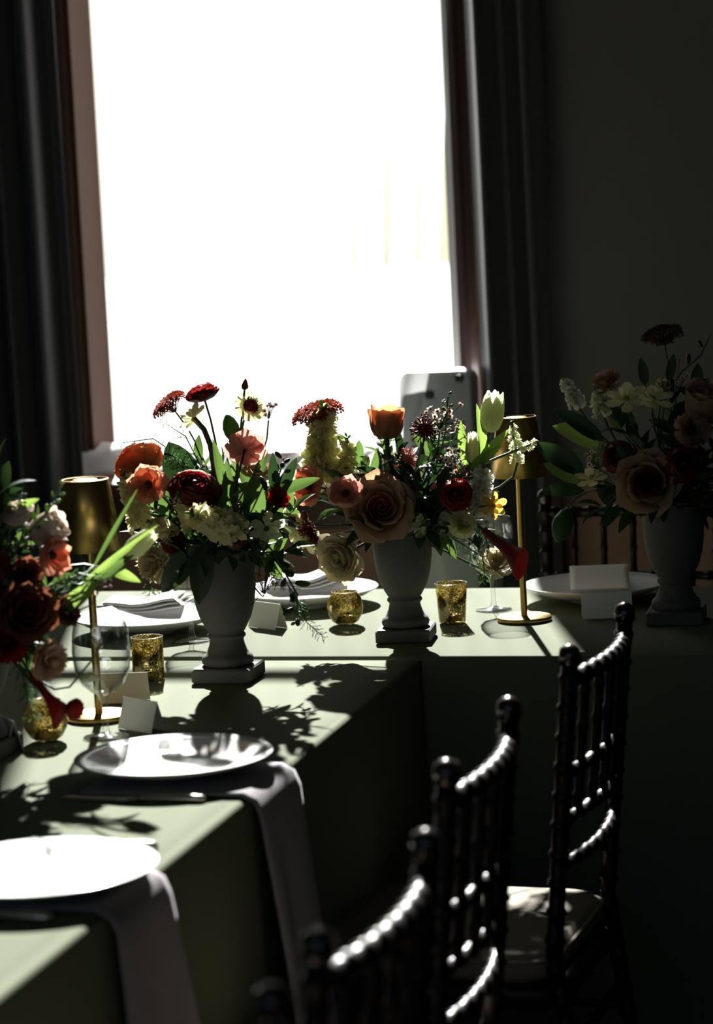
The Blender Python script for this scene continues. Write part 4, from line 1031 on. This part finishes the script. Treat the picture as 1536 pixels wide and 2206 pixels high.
# ---------------- bouquet cut by the left edge (urn 0)
F('ran2', 0, 40, 1108, -.03, 76, (-.2, .7, .4), 'blush', 'pale blush ranunculus at the top left edge', 'cream')
F('rosecup', 0, 100, 1140, -.02, 78, (.85, .35, .2), 'blush', 'pale blush rosebud pointing right before the dark lamp shade', 'white', aspect=1.05)
F('ran', 0, 110, 1198, -.04, 92, (.6, .1, .55), 'coral', 'coral butterfly ranunculus below the blush rosebud at the left')
SPRIG(0, [(50, 1160), (105, 1100), (138, 1040)], -.05, 'freesia stalk of green buds before the dark lamp shade', 'leaf_bright', 13, 24, 'freesia_sprig')
SPRIG(0, [(10, 1140), (40, 1080), (48, 1062)], -.02, 'short green sprig above the blush ranunculus at the left', 'leaf', 6, 14)
LEAF(0, (30, 1100), (85, 1075), -.03, 18, 'leaf_bright', 'thin bright leaf above the blush ranunculus at the left')
LEAF(0, (20, 1100), (12, 1060), -.03, 16, 'leaf', 'thin green leaf at the very left edge above the blush bloom')
F('rose', 0, 58, 1320, -.10, 125, (.2, .35, .9), 'rust', 'large dim rust rose at the left edge', 'dark_red', sr=.003)
F('ran', 0, 140, 1320, -.03, 70, (.5, .3, .6), 'rust', 'dim rust bloom right of the large dim rose')
F('ruffle', 0, 100, 1422, -.12, 92, (.6, .0, .8), 'peach', 'dim peach carnation beside the wine glass bowl')
F('calla', 0, 95, 1490, -.12, 100, (.55, -.75, .3), 'dark_red', 'dark red calla lily hanging beside the wine glass', 'center_yellow', sr=.003, tight=.8)
F('ran2', 0, 158, 1528, -.10, 72, (.85, -.2, .3), 'red', 'sunlit red bloom hanging over the brass lamp foot', 'red', aspect=1.0, tight=.7)
WAX(0, 215, 1252, .02, 28, 18, 'blush', 'pinkish waxflower sprig below the long tulip stems', 13, 'maroon', 'stem_dark')
F('tulip', 0, 300, 1172, .055, 62, (.75, .55, .1), 'greenwhite', 'pale green white tulip on a long stem reaching right across the lamp', sr=.0036, aspect=1.2)
LEAF(0, (130, 1320), (215, 1255), -.03, 34, 'leaf_bright', 'broad bright green leaf below the long tulip stems', dy2=.0, bend=.16)
LEAF(0, (175, 1260), (340, 1132), .0, 14, 'leaf_bright', 'long thin bright leaf tipped at the pale tulip', dy2=.05, bend=.03)
LEAF(0, (200, 1225), (296, 1055), .01, 8, 'leaf', 'long thin green leaf rising toward the coral ranunculus', dy2=.06, bend=.04)
LEAF(0, (230, 1225), (303, 1255), .04, 22, 'leaf_bright', 'bright leaf bending down below the pale tulip', dy2=.05, bend=.3)
LEAF(0, (150, 1290), (290, 1195), .0, 24, 'leaf', 'green leaf lying along the long tulip stem', dy2=.04, bend=.06)
SPRIG(0, [(150, 1480), (200, 1420), (238, 1355)], -.02, 'thin green stalk with a pale bud behind the wine glass', 'greenwhite', 2, 34)
FERN(0, [(40, 1420), (55, 1480), (70, 1545)], -.08, 'fern tuft hanging over the low round candle holder', width=76, n=60)
FERN(0, [(110, 1290), (170, 1235), (240, 1250)], -.01, 'wispy dark fern below the coral ranunculus at the left', width=80, n=36)
for i, d in enumerate([(.02, .05, .08), (.07, .08, .05), (.10, .04, .04), (.12, .08, -.03), (.05, .14, 0), (.06, .18, -.02), (.12, -.02, .05), (.08, -.05, .08), (.04, .0, .11), (.0, .2, .0), (-.03, .1, .06)]):
    FOLIAGE(0, d, 'dark leafy twig, %s %s %s, in the bouquet cut by the picture edge', 'leaf_dark', lw=.024, ll=.062, nl=12)

# ---------------- more greenery and small blooms that fill the bouquets out
for u, lab, dd in ((1, 'in the grey urn', [(-.13, .02, -.02), (-.08, .09, .02), (.0, .08, -.06), (.07, .12, -.05), (.13, .06, -.03), (-.03, .16, -.05), (.10, -.02, -.02), (-.13, .08, -.07), (.04, .17, -.03)]),
                   (2, 'in the black urn', [(-.13, .03, -.02), (-.09, .12, -.03), (-.03, .14, -.06), (.07, .14, -.06), (.13, .08, -.05), (.15, .03, .02), (.09, -.03, .06), (-.11, .07, .03)]),
                   (3, 'at the dim far right', [(-.15, .08, -.04), (-.09, .14, -.05), (.0, .15, -.06), (.08, .16, -.05), (-.03, .07, .06), (.04, .04, .09)]),
                   (0, 'cut by the picture edge', [(.03, .10, -.05), (.09, .12, -.05), (.13, .03, .0), (.02, .14, .03), (.10, -.06, .03)])):
    for d in dd:
        FOLIAGE(u, d, 'green leafy twig, %s %s %s, in the bouquet ' + lab, 'leaf', lw=.020, ll=.052, nl=13)
STOCK(1, 345, 1135, -.10, 70, 60, (-.6, .4, .4), 'lemon', 'small cream stock cluster low at the left of the broad one', 14, buds=4)
STOCK(1, 590, 1040, .02, 70, 46, (.3, .9, .1), 'greenwhite', 'green white florets behind the spiky leaves between the bouquets', 10)
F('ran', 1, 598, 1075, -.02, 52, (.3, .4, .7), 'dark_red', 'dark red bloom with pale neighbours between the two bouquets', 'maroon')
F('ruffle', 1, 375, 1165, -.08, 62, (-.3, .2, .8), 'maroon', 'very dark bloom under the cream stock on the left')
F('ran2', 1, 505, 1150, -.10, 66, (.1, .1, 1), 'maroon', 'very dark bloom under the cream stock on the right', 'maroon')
STOCK(2, 905, 1130, -.08, 70, 50, (.3, .6, .6), 'greenwhite', 'dim greenish florets right of the large peach rose', 10)
WAX(2, 1020, 1000, -.02, 28, 12, 'white', 'white waxflowers scattered left of the lit tulip leaves', 14)
WAX(2, 1010, 1085, -.06, 30, 14, 'white', 'white waxflowers just right of the deep red ranunculus', 15, 'center_yellow')
FERN(2, [(1000, 1100), (1040, 1140), (1055, 1190)], -.05, 'short fern right of the pale yellow carnation', width=70, n=44)
FERN(1, [(540, 1170), (570, 1210), (600, 1260)], -.08, 'drooping fern right of the grey urn mouth', width=70, n=44)
FERN(1, [(380, 1180), (330, 1235), (320, 1290)], -.06, 'fine dark fern drooping left of the grey urn', width=70, n=36)

# the part of the left bouquet that reaches past the picture edge
for d in [(-.10, .05, .03), (-.06, .12, .0), (-.12, .10, -.04), (.0, .18, .04), (-.05, .20, -.03), (.06, .20, .02), (.0, .06, .08), (-.08, .02, .06)]:
    FOLIAGE(0, d, 'dusky leafy twig, %s %s %s, in the bouquet cut by the picture edge', 'leaf_dark', lw=.03, ll=.07, nl=13)
F('ruffle', 0, -30, 1130, -.02, 90, (-.2, .5, .6), 'peach', 'peach frilled bloom just at the left edge, beside the blush ranunculus')
F('ran2', 0, -20, 1220, -.06, 90, (-.1, .3, .9), 'dark_red', 'dark red bloom just at the left edge above the rust rose', 'maroon')
F('ran', 0, 60, 1235, -.05, 74, (.1, .4, .8), 'rust', 'dim rust bloom left of the coral ranunculus at the left')
F('ruffle', 0, 20, 1390, -.11, 84, (.1, .1, .9), 'dark_red', 'dark red frilled bloom below the rust rose at the left')
#F1#

# ================================================================== chairs
def turned(p0, p1, r, step=.047, bow=Vector((0, 0, 0)), n=8, ring=1.2):
    """a rod turned with bamboo rings"""
    p0, p1 = Vector(p0), Vector(p1); L = (p1-p0).length; k = max(2, round(L/step)); P, R = [], []
    for i in range(k):
        for f, q in ((0., 1.), (.36, .96), (.44, ring), (.56, ring), (.64, .96)):
            t = (i+f)/k; P.append(p0+(p1-p0)*t+bow*(4*t*(1-t))); R.append(r*q)
    P.append(p1); R.append(r)
    return tube(P, R, n)
def make_chair():
    t = thing('banquet_chair', 'x', 'chair', (0, 0, 0))
    W2 = .192
    def ybk(z): return .045-.045*(z-.45)/.47 if z > .45 else .045-.06*(.45-z)/.45
    for s in (-1, 1):
        P0, Pm, P1 = (s*W2*.93, ybk(0), 0), (s*W2*.97, ybk(.45), .45), (s*W2, ybk(.895), .895)
        V, F = join(turned(P0, Pm, .0135), turned(Pm, P1, .0135))
        o = ob('back_post', mesh('back_post', V, F, 'chair_wood'), t)
        ob('finial', mesh('finial', *lathe([(.0125, .89), (.0165, .895), (.0172, .908), (.0150, .917), (.008, .922), (.001, .9235)], 12, False, s*W2, ybk(.9)), 'finial_lacquer'), o)
        ob('leg', mesh('leg', *turned((s*.185, .425, 0), (s*.19, .415, .375), .0135), 'chair_wood'), t)
        for z in (.16, .26): ob('stretcher', mesh('stretcher', *turned((s*.18, ybk(z), z), (s*.187, .42, z), .008), 'chair_wood'), t)
    for z in (.20, .30):
        ob('stretcher', mesh('stretcher', *turned((-.187, .42, z), (.187, .42, z), .008), 'chair_wood'), t)
        ob('stretcher', mesh('stretcher', *turned((-.18, ybk(z), z), (.18, ybk(z), z), .008), 'chair_wood'), t)
    for z, r in ((.870, .0125), (.728, .0095), (.655, .0095), (.585, .0095)):
        w = W2*(.97+.03*(z-.45)/.45)
        ob('back_rail', mesh('back_rail', *turned((-w, ybk(z), z), (w, ybk(z), z), r, .040, Vector((0, -.022, 0))), 'chair_wood'), t)
    for i in range(5):
        x = -.13+.065*i; b = -.022*(1-(x/.19)**2)
        ob('spindle', mesh('spindle', *turned((x, ybk(.655)+b, .655), (x, ybk(.87)+b, .87), .0075, .05), 'chair_wood'), t)
    V, F = rounded_slab(.415, 0, .425, -.018, .018, .045, .006)
    ob('seat_frame', mesh('seat_frame', [(x, z+.028, .385-y) for x, y, z in V], F, 'chair_wood'), t)
    V, F = rounded_slab(.395, 0, .40, -.024, .022, .06, .014)
    c = ob('seat_cushion', mesh('seat_cushion', [(x, z+.045, .425-y) for x, y, z in V], F, 'cushion'), t)
    P = [(V[i][0]*1.006, V[i][2]+.045, .437) for i in range(28, 56)]; P.append(P[0])
    ob('piping', mesh('piping', *tube(P, .0035, 6), 'cushion'), c)
    return t
ch = make_chair()
CX = -.655
spots = [(CX-.02, 4.016, PI/2-.06, 'dark turned wood chair with a sunlit cream seat'),
         (CX-.045, 3.237, PI/2-.0, 'dark turned wood chair second from the viewer in the full row'),
         (CX-.0, 2.512, PI/2-.04, 'dark turned wood chair in front, its top rail large and blurred'),
         (CX-.005, 1.955, PI/2-.02, 'dark turned wood chair showing only one blurred knob at the bottom edge')]
spots[1] = (*spots[1][:3], 'dark turned wood chair between the sunlit seat and the large blurred rail')
far_l = aty(1182, 1100, 5.80)
spots.append((far_l.x+.185, 5.80, PI, 'dark chair behind the far table, seen over the shaded plate'))
for i, (x, y, rz, lab) in enumerate(spots):
    c = ch if i == 0 else copy_tree(ch)
    c.location = (x, y, 0); c.rotation_euler = (0, 0, rz)
    tag(c, lab, 'chair', 'dark turned wood banquet chairs')
